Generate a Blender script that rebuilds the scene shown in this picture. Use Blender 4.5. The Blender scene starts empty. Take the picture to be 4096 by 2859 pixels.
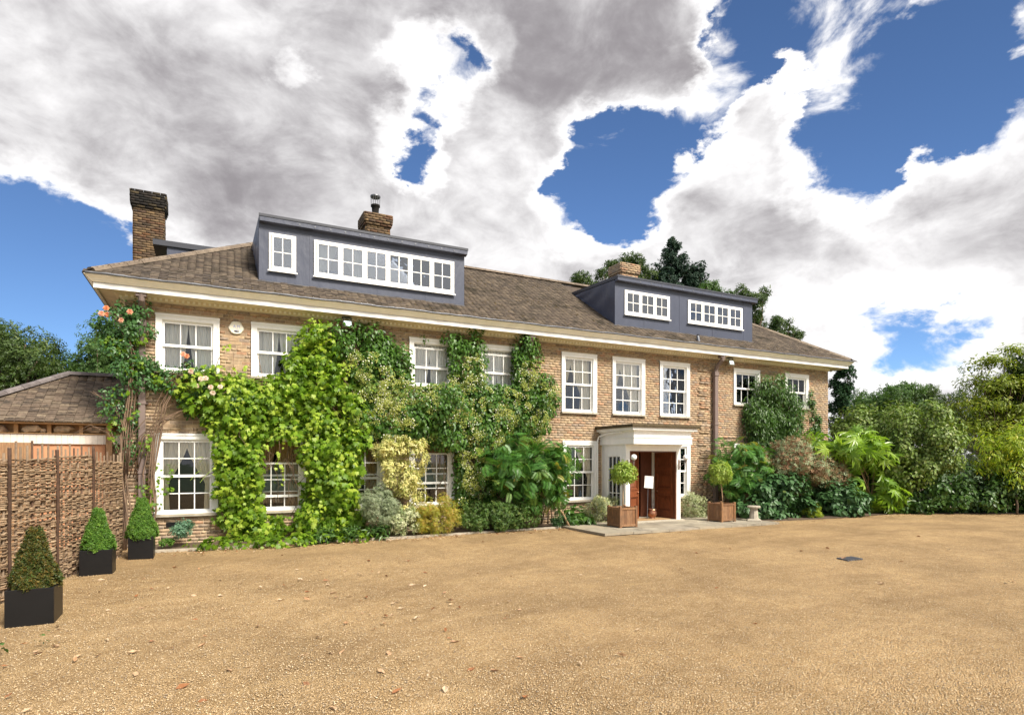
import bpy, math, random
import numpy as np
from mathutils import Matrix, Vector
R = math.radians
random.seed(7); rng = np.random.default_rng(7)
S = bpy.context.scene
# ------------------------------------------------------------ camera
CAM = np.array([0.0, -15.35, 1.87])
cd = bpy.data.cameras.new('camera'); cam = bpy.data.objects.new('camera', cd)
S.collection.objects.link(cam); S.camera = cam
cam.location = CAM; cam.rotation_euler = (R(90), 0, R(-26.73))
cd.sensor_width = 36; cd.lens = 21.14; cd.shift_y = 0.1014; cd.clip_end = 3000; cd.clip_start = 0.05
# ------------------------------------------------------------ light and sky
SUN_EL, SUN_AZ = 46, 22          # azimuth measured from -Y (the side the facade faces) towards -X when negative
v = Vector((math.sin(R(SUN_AZ))*math.cos(R(SUN_EL)), -math.cos(R(SUN_AZ))*math.cos(R(SUN_EL)), math.sin(R(SUN_EL))))
sl = bpy.data.lights.new('sun', 'SUN'); sun = bpy.data.objects.new('sun', sl); S.collection.objects.link(sun)
sl.energy = 3.0; sl.angle = R(16); sl.color = (1.0, 0.93, 0.82)
sun.rotation_euler = v.to_track_quat('Z', 'Y').to_euler()
S.view_settings.view_transform = 'Standard'; S.view_settings.look = 'None'
S.view_settings.exposure = 1.38; S.view_settings.gamma = 1.0; S.view_settings.use_curve_mapping = False
W = bpy.data.worlds.new('World'); S.world = W; W.use_nodes = True
nt = W.node_tree; nt.nodes.clear(); N = nt.nodes; L = nt.links
def nd(t, **k):
    n = N.new(t)
    for a, b in k.items(): setattr(n, a, b)
    return n
def ins(n, i, val):
    if hasattr(val, 'links') or isinstance(val, bpy.types.NodeSocket): L.new(val, n.inputs[i])
    else: n.inputs[i].default_value = val
def mth(op, a, b=0.0, c=0.0, clamp=False):
    n = nd('ShaderNodeMath', operation=op, use_clamp=clamp)
    ins(n, 0, a); ins(n, 1, b); ins(n, 2, c); return n.outputs[0]
def mrange(val, a, b, c, d, mode='SMOOTHSTEP'):
    n = nd('ShaderNodeMapRange', interpolation_type=mode)
    for i, q in enumerate((val, a, b, c, d)): ins(n, i, q)
    return n.outputs[0]
def cmix(fac, a, b):
    n = nd('ShaderNodeMix', data_type='RGBA'); ins(n, 0, fac); ins(n, 6, a); ins(n, 7, b); return n.outputs[2]
sky = nd('ShaderNodeTexSky', sky_type='NISHITA', sun_disc=False)
sky.sun_elevation = R(SUN_EL); sky.sun_rotation = R(180+SUN_AZ); sky.ozone_density = 8.0; sky.air_density = 0.8; sky.dust_density = 0.1
geo = nd('ShaderNodeTexCoord'); dirv = geo.outputs['Generated']
sep = nd('ShaderNodeSeparateXYZ'); L.new(dirv, sep.inputs[0])
zc = mth('ADD', mth('MAXIMUM', sep.outputs[2], 0.0), 0.22)
cmb = nd('ShaderNodeCombineXYZ'); L.new(mth('DIVIDE', sep.outputs[0], zc), cmb.inputs[0]); L.new(mth('DIVIDE', sep.outputs[1], zc), cmb.inputs[1])
def noise(vec, scale, detail, rough, dist=0.0, off=(0, 0, 0)):
    m = nd('ShaderNodeMapping'); L.new(vec, m.inputs[0]); m.inputs[1].default_value = off
    n = nd('ShaderNodeTexNoise'); L.new(m.outputs[0], n.inputs['Vector'])
    n.inputs['Scale'].default_value = scale; n.inputs['Detail'].default_value = detail
    n.inputs['Roughness'].default_value = rough; n.inputs['Distortion'].default_value = dist
    return n.outputs['Fac']
mp = nd('ShaderNodeMapping'); L.new(dirv, mp.inputs[0]); mp.inputs[3].default_value = (1, 1, 1.7); cv = mp.outputs[0]
n1 = noise(cv, 2.6, 12, 0.55, 0.35, (3.1, 1.7, 0))
n2 = noise(cv, 2.2, 4, 0.5, 0.2, (9.1, 4.2, 2.0))
n3 = noise(cv, 9.0, 8, 0.62, 0.5, (1.0, 7.7, 0))
# where the banks of cloud (+) and the blue gaps (-) lie on the sky: direction, angular radius in degrees, weight
BL = [(-0.170,0.892,0.418,32,.6),(0.004,0.901,0.434,22,.55),(-0.200,0.921,0.334,12,.4),(0.136,0.818,0.558,16,.45),(-0.098,0.929,0.358,16,.35),(0.152,0.911,0.383,16,.4),(0.350,0.771,0.533,10,.25),(0.458,0.713,0.531,9,.33),(0.557,0.621,0.551,8.5,.5),(0.538,0.660,0.524,5,.3),(0.317,0.834,0.452,11,.2),(0.440,0.789,0.430,9,.22),(0.036,0.947,0.321,12,.35),(0.296,0.884,0.362,9,.3),(0.670,0.555,0.492,7,.75),(0.707,0.546,0.450,6.5,.7),(0.653,0.599,0.463,3,.25),(0.757,0.454,0.470,5,.6),(0.760,0.468,0.450,4.5,.55),(0.760,0.484,0.433,3.5,.4),(0.796,0.396,0.457,4,.35),(0.647,0.633,0.425,6.5,.55),(0.624,0.696,0.355,9,.5),(0.746,0.576,0.334,12,.5),(0.830,0.456,0.323,14,.5),(0.854,0.359,0.377,15,.7),(0.822,0.517,0.240,18,.45),(0.695,0.666,0.270,14,.45),(0.890,0.400,0.219,14,.4),(0.445,0.839,0.314,6,.4),(0.497,0.811,0.309,5,.3),(0.803,0.578,0.144,16,.4),(0.376,0.876,0.303,6,.4),(0.884,0.454,0.115,12,.35),(0.267,0.799,0.539,2.8,-.6),(0.245,0.843,0.479,2.6,-.5),(0.308,0.762,0.570,2.2,-.25),(0.103,0.854,0.510,1.6,-.35),(0.276,0.848,0.453,2,-.35),(0.486,0.737,0.469,2.6,-.4),(0.524,0.727,0.444,3.2,-.5),(0.492,0.765,0.416,2.2,-.25),(0.571,0.711,0.410,3.8,-.5),(0.557,0.742,0.374,2.6,-.4),(0.569,0.665,0.483,3.2,-.4),(0.533,0.773,0.342,2.2,-.3),(0.602,0.621,0.503,2.6,-.4),(0.604,0.596,0.530,2.2,-.3),(0.610,0.551,0.569,4,-.4),(0.705,0.484,0.519,4.5,-.6),(0.760,0.514,0.398,4.5,-.7),(0.579,0.671,0.463,5,-.4),(0.632,0.532,0.563,5,-.45),(0.760,0.396,0.516,9,-.6),(0.790,0.411,0.455,4,-.3),(0.802,0.429,0.416,3,-.35),(-0.172,0.972,0.163,12,-.5),(-0.216,0.947,0.238,7,-.7),(-0.068,0.985,0.157,7,-.3),(-0.149,0.962,0.229,5,-.3),(0.513,0.785,0.347,3.5,-.4),(0.875,0.450,0.180,3.5,-.35),(0.851,0.493,0.180,4,-.3),(0.817,0.531,0.226,2.5,-.2)]
def nvec(scale, detail, off):
    m = nd('ShaderNodeMapping'); L.new(cv, m.inputs[0]); m.inputs[1].default_value = off
    n = nd('ShaderNodeTexNoise'); L.new(m.outputs[0], n.inputs['Vector']); n.inputs['Scale'].default_value = scale; n.inputs['Detail'].default_value = detail; n.inputs['Roughness'].default_value = 0.6
    s_ = nd('ShaderNodeVectorMath', operation='SUBTRACT'); L.new(n.outputs['Color'], s_.inputs[0]); s_.inputs[1].default_value = (.5, .5, .5); return s_.outputs[0]
sc = nd('ShaderNodeVectorMath', operation='SCALE'); L.new(nvec(5.0, 8, (2, 5, 1)), sc.inputs[0]); sc.inputs['Scale'].default_value = 0.24
ad = nd('ShaderNodeVectorMath', operation='ADD'); L.new(dirv, ad.inputs[0]); L.new(sc.outputs[0], ad.inputs[1])
nm = nd('ShaderNodeVectorMath', operation='NORMALIZE'); L.new(ad.outputs[0], nm.inputs[0]); wdir = nm.outputs[0]
BL += [(.38, -.88, .28, 60, .30), (-.5, -.8, .35, 30, .25)]  # unseen cloud banks behind the camera, added so the panes reflect cloud
acc = neg = None
for x, y, z, r, w in BL:
    d = nd('ShaderNodeVectorMath', operation='DOT_PRODUCT'); L.new(wdir, d.inputs[0]); d.inputs[1].default_value = (x, y, z)
    g = mrange(d.outputs['Value'], math.cos(R(r*1.35)), 1.0, 0.0, w)
    if w > 0: acc = g if acc is None else mth('ADD', acc, g)
    else: neg = g if neg is None else mth('ADD', neg, g)
acc = mth('SUBTRACT', mth('ADD', mth('MINIMUM', acc, 0.62), mth('MAXIMUM', neg, -0.85)), -0.03)
dens = mth('ADD', acc, mth('ADD', mth('MULTIPLY', mth('SUBTRACT', n1, 0.5), 1.4), mth('MULTIPLY', mth('SUBTRACT', n3, 0.5), 1.0)))
alpha = mrange(dens, 0.0, 0.24, 0.0, 1.0)
n4 = noise(cv, 4.5, 9, 0.6, 0.4, (5.0, 2.0, 3.0))
thick = mrange(mth('ADD', dens, mth('ADD', mth('MULTIPLY', mth('SUBTRACT', n2, 0.5), 1.1), mth('MULTIPLY', mth('SUBTRACT', n4, 0.5), 1.1))), 0.14, 1.25, 0.0, 1.0)
bright = (0.47, 0.465, 0.465, 1); grey = (0.13, 0.121, 0.128, 1)
cloud = cmix(thick, bright, grey)
skys = nd('ShaderNodeVectorMath', operation='SCALE'); L.new(sky.outputs[0], skys.inputs[0]); skys.inputs['Scale'].default_value = 0.058
final = cmix(alpha, skys.outputs[0], cloud)
bg = nd('ShaderNodeBackground'); L.new(final, bg.inputs[0]); bg.inputs[1].default_value = 1.0
out = nd('ShaderNodeOutputWorld'); L.new(bg.outputs[0], out.inputs[0])
W.cycles.sampling_method = 'MANUAL'; W.cycles.sample_map_resolution = 256

# ------------------------------------------------------------ helpers
COL = S.collection
INV = {}
def link(o, parent=None):
    COL.objects.link(o)
    if parent is not None:
        o.parent = parent
        o.matrix_parent_inverse = INV.get(parent.name, Matrix())
    return o
def place(o, M):
    o.matrix_basis = M; INV[o.name] = M.inverted()
def thing(name, label, cat, loc=(0, 0, 0), group=None):
    o = bpy.data.objects.new(name, None); COL.objects.link(o); place(o, Matrix.Translation(loc))
    o.empty_display_size = 0.1; o['label'] = label; o['category'] = cat
    if group: o['group'] = group
    return o
def tag(o, label, cat, group=None):
    o['label'] = label; o['category'] = cat
    if group: o['group'] = group
    return o
class MB:
    def __init__(s): s.v = []; s.f = []
    def add(s, vs, fs):
        k = len(s.v); s.v += [tuple(p) for p in vs]; s.f += [tuple(i+k for i in f) for f in fs]; return s
    def box(s, x0, y0, z0, x1, y1, z1):
        return s.add([(x0,y0,z0),(x1,y0,z0),(x1,y1,z0),(x0,y1,z0),(x0,y0,z1),(x1,y0,z1),(x1,y1,z1),(x0,y1,z1)],
                     [(0,3,2,1),(4,5,6,7),(0,1,5,4),(1,2,6,5),(2,3,7,6),(3,0,4,7)])
    def quad(s, a, b, c, d): return s.add([a, b, c, d], [(0,1,2,3)])
    def tube(s, pts, rad, n=6, cap=True):
        pts = [Vector(p) for p in pts]; m = len(pts)
        if not hasattr(rad, '__len__'): rad = [rad]*m
        vs = []; fs = []; up = Vector((0.13, 0.31, 1)).normalized()
        for i, p in enumerate(pts):
            d = (pts[min(i+1, m-1)]-pts[max(i-1, 0)]).normalized()
            if abs(d.dot(up)) > 0.95: u = Vector((1, 0, 0))
            else: u = up
            a = d.cross(u).normalized(); b = d.cross(a)
            for k in range(n):
                t = 2*math.pi*k/n; vs.append(p+(a*math.cos(t)+b*math.sin(t))*rad[i])
        for i in range(m-1):
            for k in range(n):
                fs.append((i*n+k, i*n+(k+1) % n, (i+1)*n+(k+1) % n, (i+1)*n+k))
        if cap: fs.append(tuple(range(n-1, -1, -1))); fs.append(tuple((m-1)*n+k for k in range(n)))
        return s.add(vs, fs)
    def lathe(s, c, prof, n=16):
        vs = []; fs = []
        for r, z in prof:
            for k in range(n):
                t = 2*math.pi*k/n; vs.append((c[0]+r*math.cos(t), c[1]+r*math.sin(t), c[2]+z))
        for i in range(len(prof)-1):
            for k in range(n): fs.append((i*n+k, i*n+(k+1) % n, (i+1)*n+(k+1) % n, (i+1)*n+k))
        fs.append(tuple(range(n-1, -1, -1))); fs.append(tuple((len(prof)-1)*n+k for k in range(n)))
        return s.add(vs, fs)
    def ring(s, x0, y0, x1, y1, prof):     # sweep of (out, z) round a rectangle with mitred corners
        vs = []; fs = []
        for o, z in prof: vs += [(x0-o, y0-o, z), (x1+o, y0-o, z), (x1+o, y1+o, z), (x0-o, y1+o, z)]
        for i in range(len(prof)-1):
            for k in range(4): fs.append((i*4+k, i*4+(k+1) % 4, (i+1)*4+(k+1) % 4, (i+1)*4+k))
        return s.add(vs, fs)
    def mesh(s, name, mat, smooth=False):
        me = bpy.data.meshes.new(name); me.from_pydata(s.v, [], s.f); me.materials.append(mat)
        if smooth: me.polygons.foreach_set('use_smooth', [True]*len(me.polygons))
        me.update(); return me
    def build(s, name, mat, parent=None, smooth=False, bevel=0):
        me = s.mesh(name, mat, smooth)
        if bevel:
            import bmesh
            b = bmesh.new(); b.from_mesh(me)
            bmesh.ops.bevel(b, geom=b.edges[:], offset=bevel, segments=1, affect='EDGES'); b.to_mesh(me); b.free()
        o = bpy.data.objects.new(name, me); link(o, parent); INV[o.name] = Matrix(); return o
def put(name, me, M, parent=None):
    o = bpy.data.objects.new(name, me); link(o, parent); place(o, M); return o
def bx(name, mat, parent, *a, bevel=0): return MB().box(*a).build(name, mat, parent, bevel=bevel)

# pieces: many copies of one small template; the nearest become objects that share the mesh, the rest one 'stuff' mesh
def joined(name, tv, tf, M, mat, parent, rnd):
    n = len(M); k = len(tv)
    Vv = np.einsum('nij,kj->nki', M[:, :3, :3], tv)+M[:, None, :3, 3]
    tl = np.concatenate([np.array(f) for f in tf]); tt = np.array([len(f) for f in tf])
    loops = (tl[None]+k*np.arange(n)[:, None]).ravel().astype(np.int32)
    tot = np.tile(tt, n).astype(np.int32); st = np.concatenate([[0], np.cumsum(tot)[:-1]]).astype(np.int32)
    me = bpy.data.meshes.new(name); me.vertices.add(n*k); me.vertices.foreach_set('co', Vv.astype(np.float32).ravel())
    me.loops.add(len(loops)); me.loops.foreach_set('vertex_index', loops)
    me.polygons.add(len(st)); me.polygons.foreach_set('loop_start', st); me.polygons.foreach_set('loop_total', tot)
    me.update(calc_edges=True)
    at = me.attributes.new('rnd', 'FLOAT', 'POINT'); at.data.foreach_set('value', np.repeat(rnd, k).astype(np.float32))
    me.materials.append(mat)
    o = bpy.data.objects.new(name, me); link(o, parent); INV[o.name] = Matrix(); return o
def pieces(name, T, M, mat, parent, nmax=300, stuff=None, order=None, smooth=False):
    M = np.asarray(M, float)
    if not len(M): return
    tv, tf = T; tv = np.asarray(tv, float)
    rnd = rng.random(len(M))
    if nmax > 0:
        d = np.linalg.norm(M[:, :3, 3]-CAM, axis=1)
        size = np.linalg.norm(M[:, :3, 1], axis=1)/d if order is None else order
        idx = np.argsort(-size)
        a = idx[:nmax]; b = idx[nmax:]
        me = bpy.data.meshes.new(name); me.from_pydata([tuple(p) for p in tv], [], tf); me.materials.append(mat); me.update()
        for i in a:
            o = bpy.data.objects.new(name, me); COL.objects.link(o); o.parent = parent
            o.matrix_parent_inverse = INV.get(parent.name, Matrix()); o.matrix_basis = Matrix(M[i].tolist())
    else: b = np.arange(len(M))
    if len(b):
        o = joined(stuff or name, tv, tf, M[b], mat, parent, rnd[b])
        o['kind'] = 'stuff'
def mats(P, X, Y, Z, s):           # stacks of 4x4 from column vectors and a scale
    n = len(P); M = np.zeros((n, 4, 4)); s = np.broadcast_to(np.asarray(s, float), (n,))[:, None]
    M[:, :3, 0] = X*s; M[:, :3, 1] = Y*s; M[:, :3, 2] = Z*s; M[:, :3, 3] = P; M[:, 3, 3] = 1; return M
def unit(a): return a/np.maximum(np.linalg.norm(a, axis=1, keepdims=True), 1e-9)
def orient(P, nrm, tip, size, jit=0.35):
    n = unit(nrm+rng.normal(0, jit, P.shape)); t = tip+rng.normal(0, jit, P.shape)
    t = unit(t-n*np.sum(t*n, axis=1, keepdims=True)); return mats(P, np.cross(t, n), t, n, size)
def aff(px, py, pz, sx, sy, sz, ax=0, ay=0, az=0):
    return (Matrix.Translation((px, py, pz)) @ Matrix.Rotation(az, 4, 'Z') @ Matrix.Rotation(ay, 4, 'Y') @ Matrix.Rotation(ax, 4, 'X') @ Matrix.Diagonal((sx, sy, sz, 1)))
BOX = ([(-.5,-.5,-.5),(.5,-.5,-.5),(.5,.5,-.5),(-.5,.5,-.5),(-.5,-.5,.5),(.5,-.5,.5),(.5,.5,.5),(-.5,.5,.5)],
       [(0,3,2,1),(4,5,6,7),(0,1,5,4),(1,2,6,5),(2,3,7,6),(3,0,4,7)])

# ------------------------------------------------------------ materials
def newmat(name):
    m = bpy.data.materials.new(name); m.use_nodes = True; t = m.node_tree; p = t.nodes['Principled BSDF']; return m, t, p
def mn(t, ty, **k):
    n = t.nodes.new(ty)
    for a, b in k.items(): setattr(n, a, b)
    return n
def ramp(t, fac, cols, const=False):
    r = mn(t, 'ShaderNodeValToRGB'); e = r.color_ramp.elements
    if const: r.color_ramp.interpolation = 'CONSTANT'
    while len(e) < len(cols): e.new(0.5)
    for i, c in enumerate(cols):
        e[i].position = i/max(1, len(cols)-(0 if const else 1)); e[i].color = (*c, 1)
    t.links.new(fac, r.inputs[0]); return r.outputs[0]
def tnoise(t, scale, detail=4, rough=0.55, coord='pos', stretch=None):
    if coord == 'pos': s = mn(t, 'ShaderNodeNewGeometry').outputs['Position']
    else: s = mn(t, 'ShaderNodeTexCoord').outputs['Object']
    if stretch:
        mp = mn(t, 'ShaderNodeMapping'); t.links.new(s, mp.inputs[0]); mp.inputs[3].default_value = stretch; s = mp.outputs[0]
    n = mn(t, 'ShaderNodeTexNoise'); t.links.new(s, n.inputs['Vector']); n.inputs['Scale'].default_value = scale
    n.inputs['Detail'].default_value = detail; n.inputs['Roughness'].default_value = rough; return n.outputs['Fac']
def tmix(t, fac, a, b, mode='MIX'):
    n = mn(t, 'ShaderNodeMix', data_type='RGBA', blend_type=mode)
    for i, q in ((0, fac), (6, a), (7, b)):
        if isinstance(q, bpy.types.NodeSocket): t.links.new(q, n.inputs[i])
        else: n.inputs[i].default_value = q if i == 0 else (*q, 1)
    return n.outputs[2]
def tmr(t, v, a, b, c, d):
    n = mn(t, 'ShaderNodeMapRange'); t.links.new(v, n.inputs[0])
    for i, q in zip((1, 2, 3, 4), (a, b, c, d)): n.inputs[i].default_value = q
    return n.outputs[0]
def tm(t, op, a, b):
    n = mn(t, 'ShaderNodeMath', operation=op)
    for i, q in ((0, a), (1, b)):
        if isinstance(q, bpy.types.NodeSocket): t.links.new(q, n.inputs[i])
        else: n.inputs[i].default_value = q
    return n.outputs[0]
def bump(t, p, h, strength, dist=0.01):
    b = mn(t, 'ShaderNodeBump'); b.inputs['Strength'].default_value = strength; b.inputs['Distance'].default_value = dist
    t.links.new(h, b.inputs['Height']); t.links.new(b.outputs[0], p.inputs['Normal'])
def rndval(t):
    a = mn(t, 'ShaderNodeAttribute', attribute_name='rnd'); o = mn(t, 'ShaderNodeObjectInfo')
    return tm(t, 'FRACT', tm(t, 'ADD', a.outputs['Fac'], o.outputs['Random']), 0.0)
def M_simple(name, col, rough=0.6, metal=0.0, var=0.12, scale=3.0, bmp=0.0, bscale=60, spec=0.5, stretch=None, bdist=0.01):
    m, t, p = newmat(name); n = tnoise(t, scale, 5, 0.6, stretch=stretch)
    c = tmix(t, tmr(t, n, 0.3, 0.7, 0, 1), tuple(q*(1-var) for q in col), tuple(min(1, q*(1+var)) for q in col))
    t.links.new(c, p.inputs['Base Color']); p.inputs['Roughness'].default_value = rough; p.inputs['Metallic'].default_value = metal
    p.inputs['Specular IOR Level'].default_value = spec
    if bmp: bump(t, p, tnoise(t, bscale, 4, stretch=stretch), bmp, bdist)
    return m
def M_rand(name, cols, rough=0.8, nscale=25, namt=0.35, bmp=0.4, dark=None, dscale=1.2, stretch=None, spec=0.3, dlo=0.52, dhi=0.68):
    m, t, p = newmat(name); c = ramp(t, rndval(t), cols)
    n = tnoise(t, nscale, 4, 0.6, stretch=stretch)
    c = tmix(t, tmr(t, n, 0.25, 0.75, 0, 1), tmix(t, 1.0, c, (1-namt,)*3, 'MULTIPLY'), tmix(t, 1.0, c, (1+namt*0.6,)*3, 'MULTIPLY'))
    if dark: c = tmix(t, tmr(t, tnoise(t, dscale, 6, 0.65), dlo, dhi, 0, 0.85), c, dark)
    t.links.new(c, p.inputs['Base Color']); p.inputs['Roughness'].default_value = rough; p.inputs['Specular IOR Level'].default_value = spec
    if bmp: bump(t, p, n, bmp, 0.006)
    return m
def M_leaf(name, cols, trans=0.35, rough=0.45, tcol=None, spec=0.35, patch=0.35):
    m, t, p = newmat(name); c = ramp(t, rndval(t), cols)
    c = tmix(t, tmr(t, tnoise(t, 1.6, 3), 0.3, 0.7, 0, patch), c, tmix(t, 1.0, c, (0.62, 0.72, 0.6), 'MULTIPLY'))
    t.links.new(c, p.inputs['Base Color']); p.inputs['Roughness'].default_value = rough; p.inputs['Specular IOR Level'].default_value = spec
    tr = mn(t, 'ShaderNodeBsdfTranslucent')
    tc = tmix(t, 1.0, c, tcol or (1.5, 1.6, 0.7), 'MULTIPLY'); t.links.new(tc, tr.inputs[0])
    ms = mn(t, 'ShaderNodeMixShader'); ms.inputs[0].default_value = trans
    t.links.new(p.outputs[0], ms.inputs[1]); t.links.new(tr.outputs[0], ms.inputs[2])
    t.links.new(ms.outputs[0], t.nodes['Material Output'].inputs[0]); return m
M_BRICK = M_rand('brick_clay', [(.25,.18,.125),(.41,.29,.175),(.36,.25,.16),(.46,.335,.205),(.31,.225,.15),(.41,.235,.14),(.39,.285,.185),(.28,.215,.165),(.48,.355,.22)], 0.85, 14, 0.35, 0.6, dark=(.24,.17,.11), dscale=0.9, dlo=.58, dhi=.8)
M_CBRICK = M_rand('backlit_chimney_clay', [(.055,.04,.028),(.15,.10,.055),(.09,.06,.04),(.20,.13,.065),(.07,.045,.032),(.17,.085,.04)], 0.9, 14, 0.45, 0.6)  # backlit shade of the stacks against the sky put into the brick colours
M_SOOT = M_rand('soot_black_clay', [(.012,.011,.01),(.03,.024,.02),(.016,.014,.012),(.10,.075,.04)], 0.95, 12, 0.5, 0.6)
M_MORTAR = M_simple('lime_mortar', (.50,.40,.27), 0.95, var=.2, scale=4, bmp=.4, bscale=90)
M_CMORTAR = M_simple('dark_chimney_mortar', (.16,.125,.09), 0.95, var=.2, scale=4)  # mortar colour darkened along with the backlit chimney bricks
M_TILE = M_rand('clay_roof_tile', [(.06,.047,.036),(.11,.085,.062),(.08,.062,.047),(.145,.112,.08),(.05,.04,.032),(.095,.07,.052)], 0.9, 16, 0.5, 0.5, dark=(.022,.018,.010), dscale=1.5, dlo=.54, dhi=.66)
M_TILE2 = M_rand('old_brown_roof_tile', [(.085,.06,.042),(.15,.11,.078),(.11,.08,.057),(.19,.145,.10),(.065,.048,.036)], 0.85, 16, 0.45, 0.5, dark=(.028,.025,.02), dscale=2.6, dlo=.56, dhi=.64)
M_HIP = M_rand('ridge_tile_clay', [(.20,.155,.115),(.15,.115,.085),(.24,.19,.14)], 0.85, 10, 0.35, 0.4)
M_WHITE = M_simple('white_paint', (.84,.83,.80), 0.42, var=.045, scale=3, stretch=(2, 2, .7))
M_CREAM = M_simple('cream_paint', (.90,.86,.77), 0.5, var=.06, scale=5)
M_SOFFIT = M_simple('old_cream_paint', (.76,.68,.52), 0.6, var=.1, scale=4)
M_LEAD = M_simple('lead_sheet', (.12,.125,.14), 0.45, 0.3, var=.25, scale=8, bmp=.5, bscale=12)
M_RUB = M_simple('blue_grey_rubber_membrane', (.052,.060,.092), 0.45, var=.1, scale=1.0, bmp=.55, bscale=1.6, stretch=(1.8, 1, .6), bdist=.05)
M_RUB2 = M_simple('black_rubber_edge', (.03,.033,.045), 0.45, var=.1)
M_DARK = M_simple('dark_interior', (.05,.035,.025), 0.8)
M_STONE = M_simple('sill_stone', (.36,.32,.25), 0.85, var=.2, scale=8, bmp=.3)
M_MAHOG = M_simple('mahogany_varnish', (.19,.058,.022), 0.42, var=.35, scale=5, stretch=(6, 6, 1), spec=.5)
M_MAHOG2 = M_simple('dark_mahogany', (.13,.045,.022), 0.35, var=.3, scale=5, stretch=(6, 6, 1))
M_BRASS = M_simple('brass', (.75,.55,.18), 0.3, 0.9)
M_COPPER = M_simple('old_copper', (.36,.17,.10), 0.35, 0.85, var=.35, scale=12)
M_PIPE = M_simple('brown_iron_pipe', (.17,.125,.11), 0.5, var=.1)
M_BLACK = M_simple('black_plastic_planter', (.006,.006,.0065), 0.4, var=.2, spec=.35)
M_SOIL = M_simple('soil', (.05,.035,.022), 0.95, bmp=.8, bscale=30)
M_WOOD = M_rand('planter_timber', [(.20,.095,.042),(.26,.135,.06),(.17,.085,.042),(.29,.16,.08)], 0.6, 6, 0.45, 0.3, stretch=(9, 9, 1), dark=(.10,.06,.035), dscale=4)
M_PINE = M_simple('pine_board', (.42,.24,.10), 0.6, var=.2, scale=4, stretch=(1, 6, 6))
M_POST = M_simple('timber_post', (.27,.15,.07), 0.7, var=.3, scale=6, stretch=(6, 6, 1))
M_TERRA = M_simple('terracotta_board', (.50,.235,.12), 0.8, var=.12, scale=3, stretch=(4, 1, .4))
M_CLAD = M_simple('off_white_cladding', (.70,.62,.54), 0.6, var=.04)
M_ROD = M_rand('hazel_rod', [(.20,.13,.075),(.34,.23,.14),(.13,.08,.045),(.45,.33,.21),(.26,.165,.095)], 0.75, 20, 0.45, 0.4)
M_STAKE = M_rand('hazel_stake', [(.2,.14,.09),(.3,.22,.15),(.12,.07,.045)], 0.8, 12, 0.3, 0.4)
M_PAVE = M_rand('york_stone', [(.30,.26,.20),(.36,.315,.235),(.25,.22,.17),(.33,.28,.20)], 0.8, 5, 0.25, 0.3, dark=(.15,.13,.10), dscale=1.4)
M_ROCK = M_rand('rubble_stone', [(.62,.46,.28),(.45,.31,.19),(.68,.54,.38),(.36,.25,.17)], 0.85, 9, 0.5, 0.8, dark=(.05,.045,.04), dscale=3)
M_CURT = M_simple('cream_curtain', (.92,.86,.70), 0.9, var=.08, scale=2, stretch=(9, 1, .6))
M_CURT2 = M_simple('ochre_curtain', (.30,.20,.09), 0.9, var=.15, scale=2, stretch=(9, 1, .6))
M_NET = M_simple('white_curtain', (.90,.90,.86), 0.9, var=.05, scale=2)
M_BARK = M_simple('bark', (.12,.085,.055), 0.9, var=.35, scale=8, bmp=.6)
M_BARK2 = M_simple('tan_bark', (.26,.17,.09), 0.85, var=.3, scale=8, bmp=.4)
M_VINE = M_simple('vine_stem', (.17,.11,.07), 0.85, var=.35, scale=6)
M_BLUE = M_simple('blue_letter', (.22,.27,.62), 0.6, var=.0)
M_NAVY = M_simple('navy_lens', (.01,.015,.06), 0.2, var=.0)
M_INK = M_simple('grey_ink', (.32,.32,.34), 0.7, var=.0)
def M_glass(name, refl):
    m, t, p = newmat(name); t.nodes.remove(p)
    tr = mn(t, 'ShaderNodeBsdfTransparent'); tr.inputs[0].default_value = (.98, .985, .98, 1)
    gl = mn(t, 'ShaderNodeBsdfGlossy'); gl.inputs['Roughness'].default_value = 0.015; gl.inputs[0].default_value = (.9, .94, 1, 1)
    f = mn(t, 'ShaderNodeFresnel'); f.inputs[0].default_value = refl
    nb = mn(t, 'ShaderNodeBump'); nb.inputs['Strength'].default_value = .05; nb.inputs['Distance'].default_value = .02
    t.links.new(tnoise(t, 3.0, 2), nb.inputs['Height']); t.links.new(nb.outputs[0], gl.inputs['Normal'])
    ms = mn(t, 'ShaderNodeMixShader'); t.links.new(f.outputs[0], ms.inputs[0]); t.links.new(tr.outputs[0], ms.inputs[1]); t.links.new(gl.outputs[0], ms.inputs[2])
    t.links.new(ms.outputs[0], t.nodes['Material Output'].inputs[0]); return m
M_GLASS = M_glass('window_glass', 1.5); M_GLASS2 = M_glass('double_glazing', 2.5)
m, t, p = newmat('frosted_globe'); p.inputs['Base Color'].default_value = (.85,.85,.83,1); p.inputs['Roughness'].default_value = .25; M_GLOBE = m
m, t, p = newmat('floodlight_lens'); p.inputs['Base Color'].default_value = (.85,.92,.9,1); p.inputs['Roughness'].default_value = .1
p.inputs['Emission Color'].default_value = (.8,1,.95,1); p.inputs['Emission Strength'].default_value = .7; M_LENS = m
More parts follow.
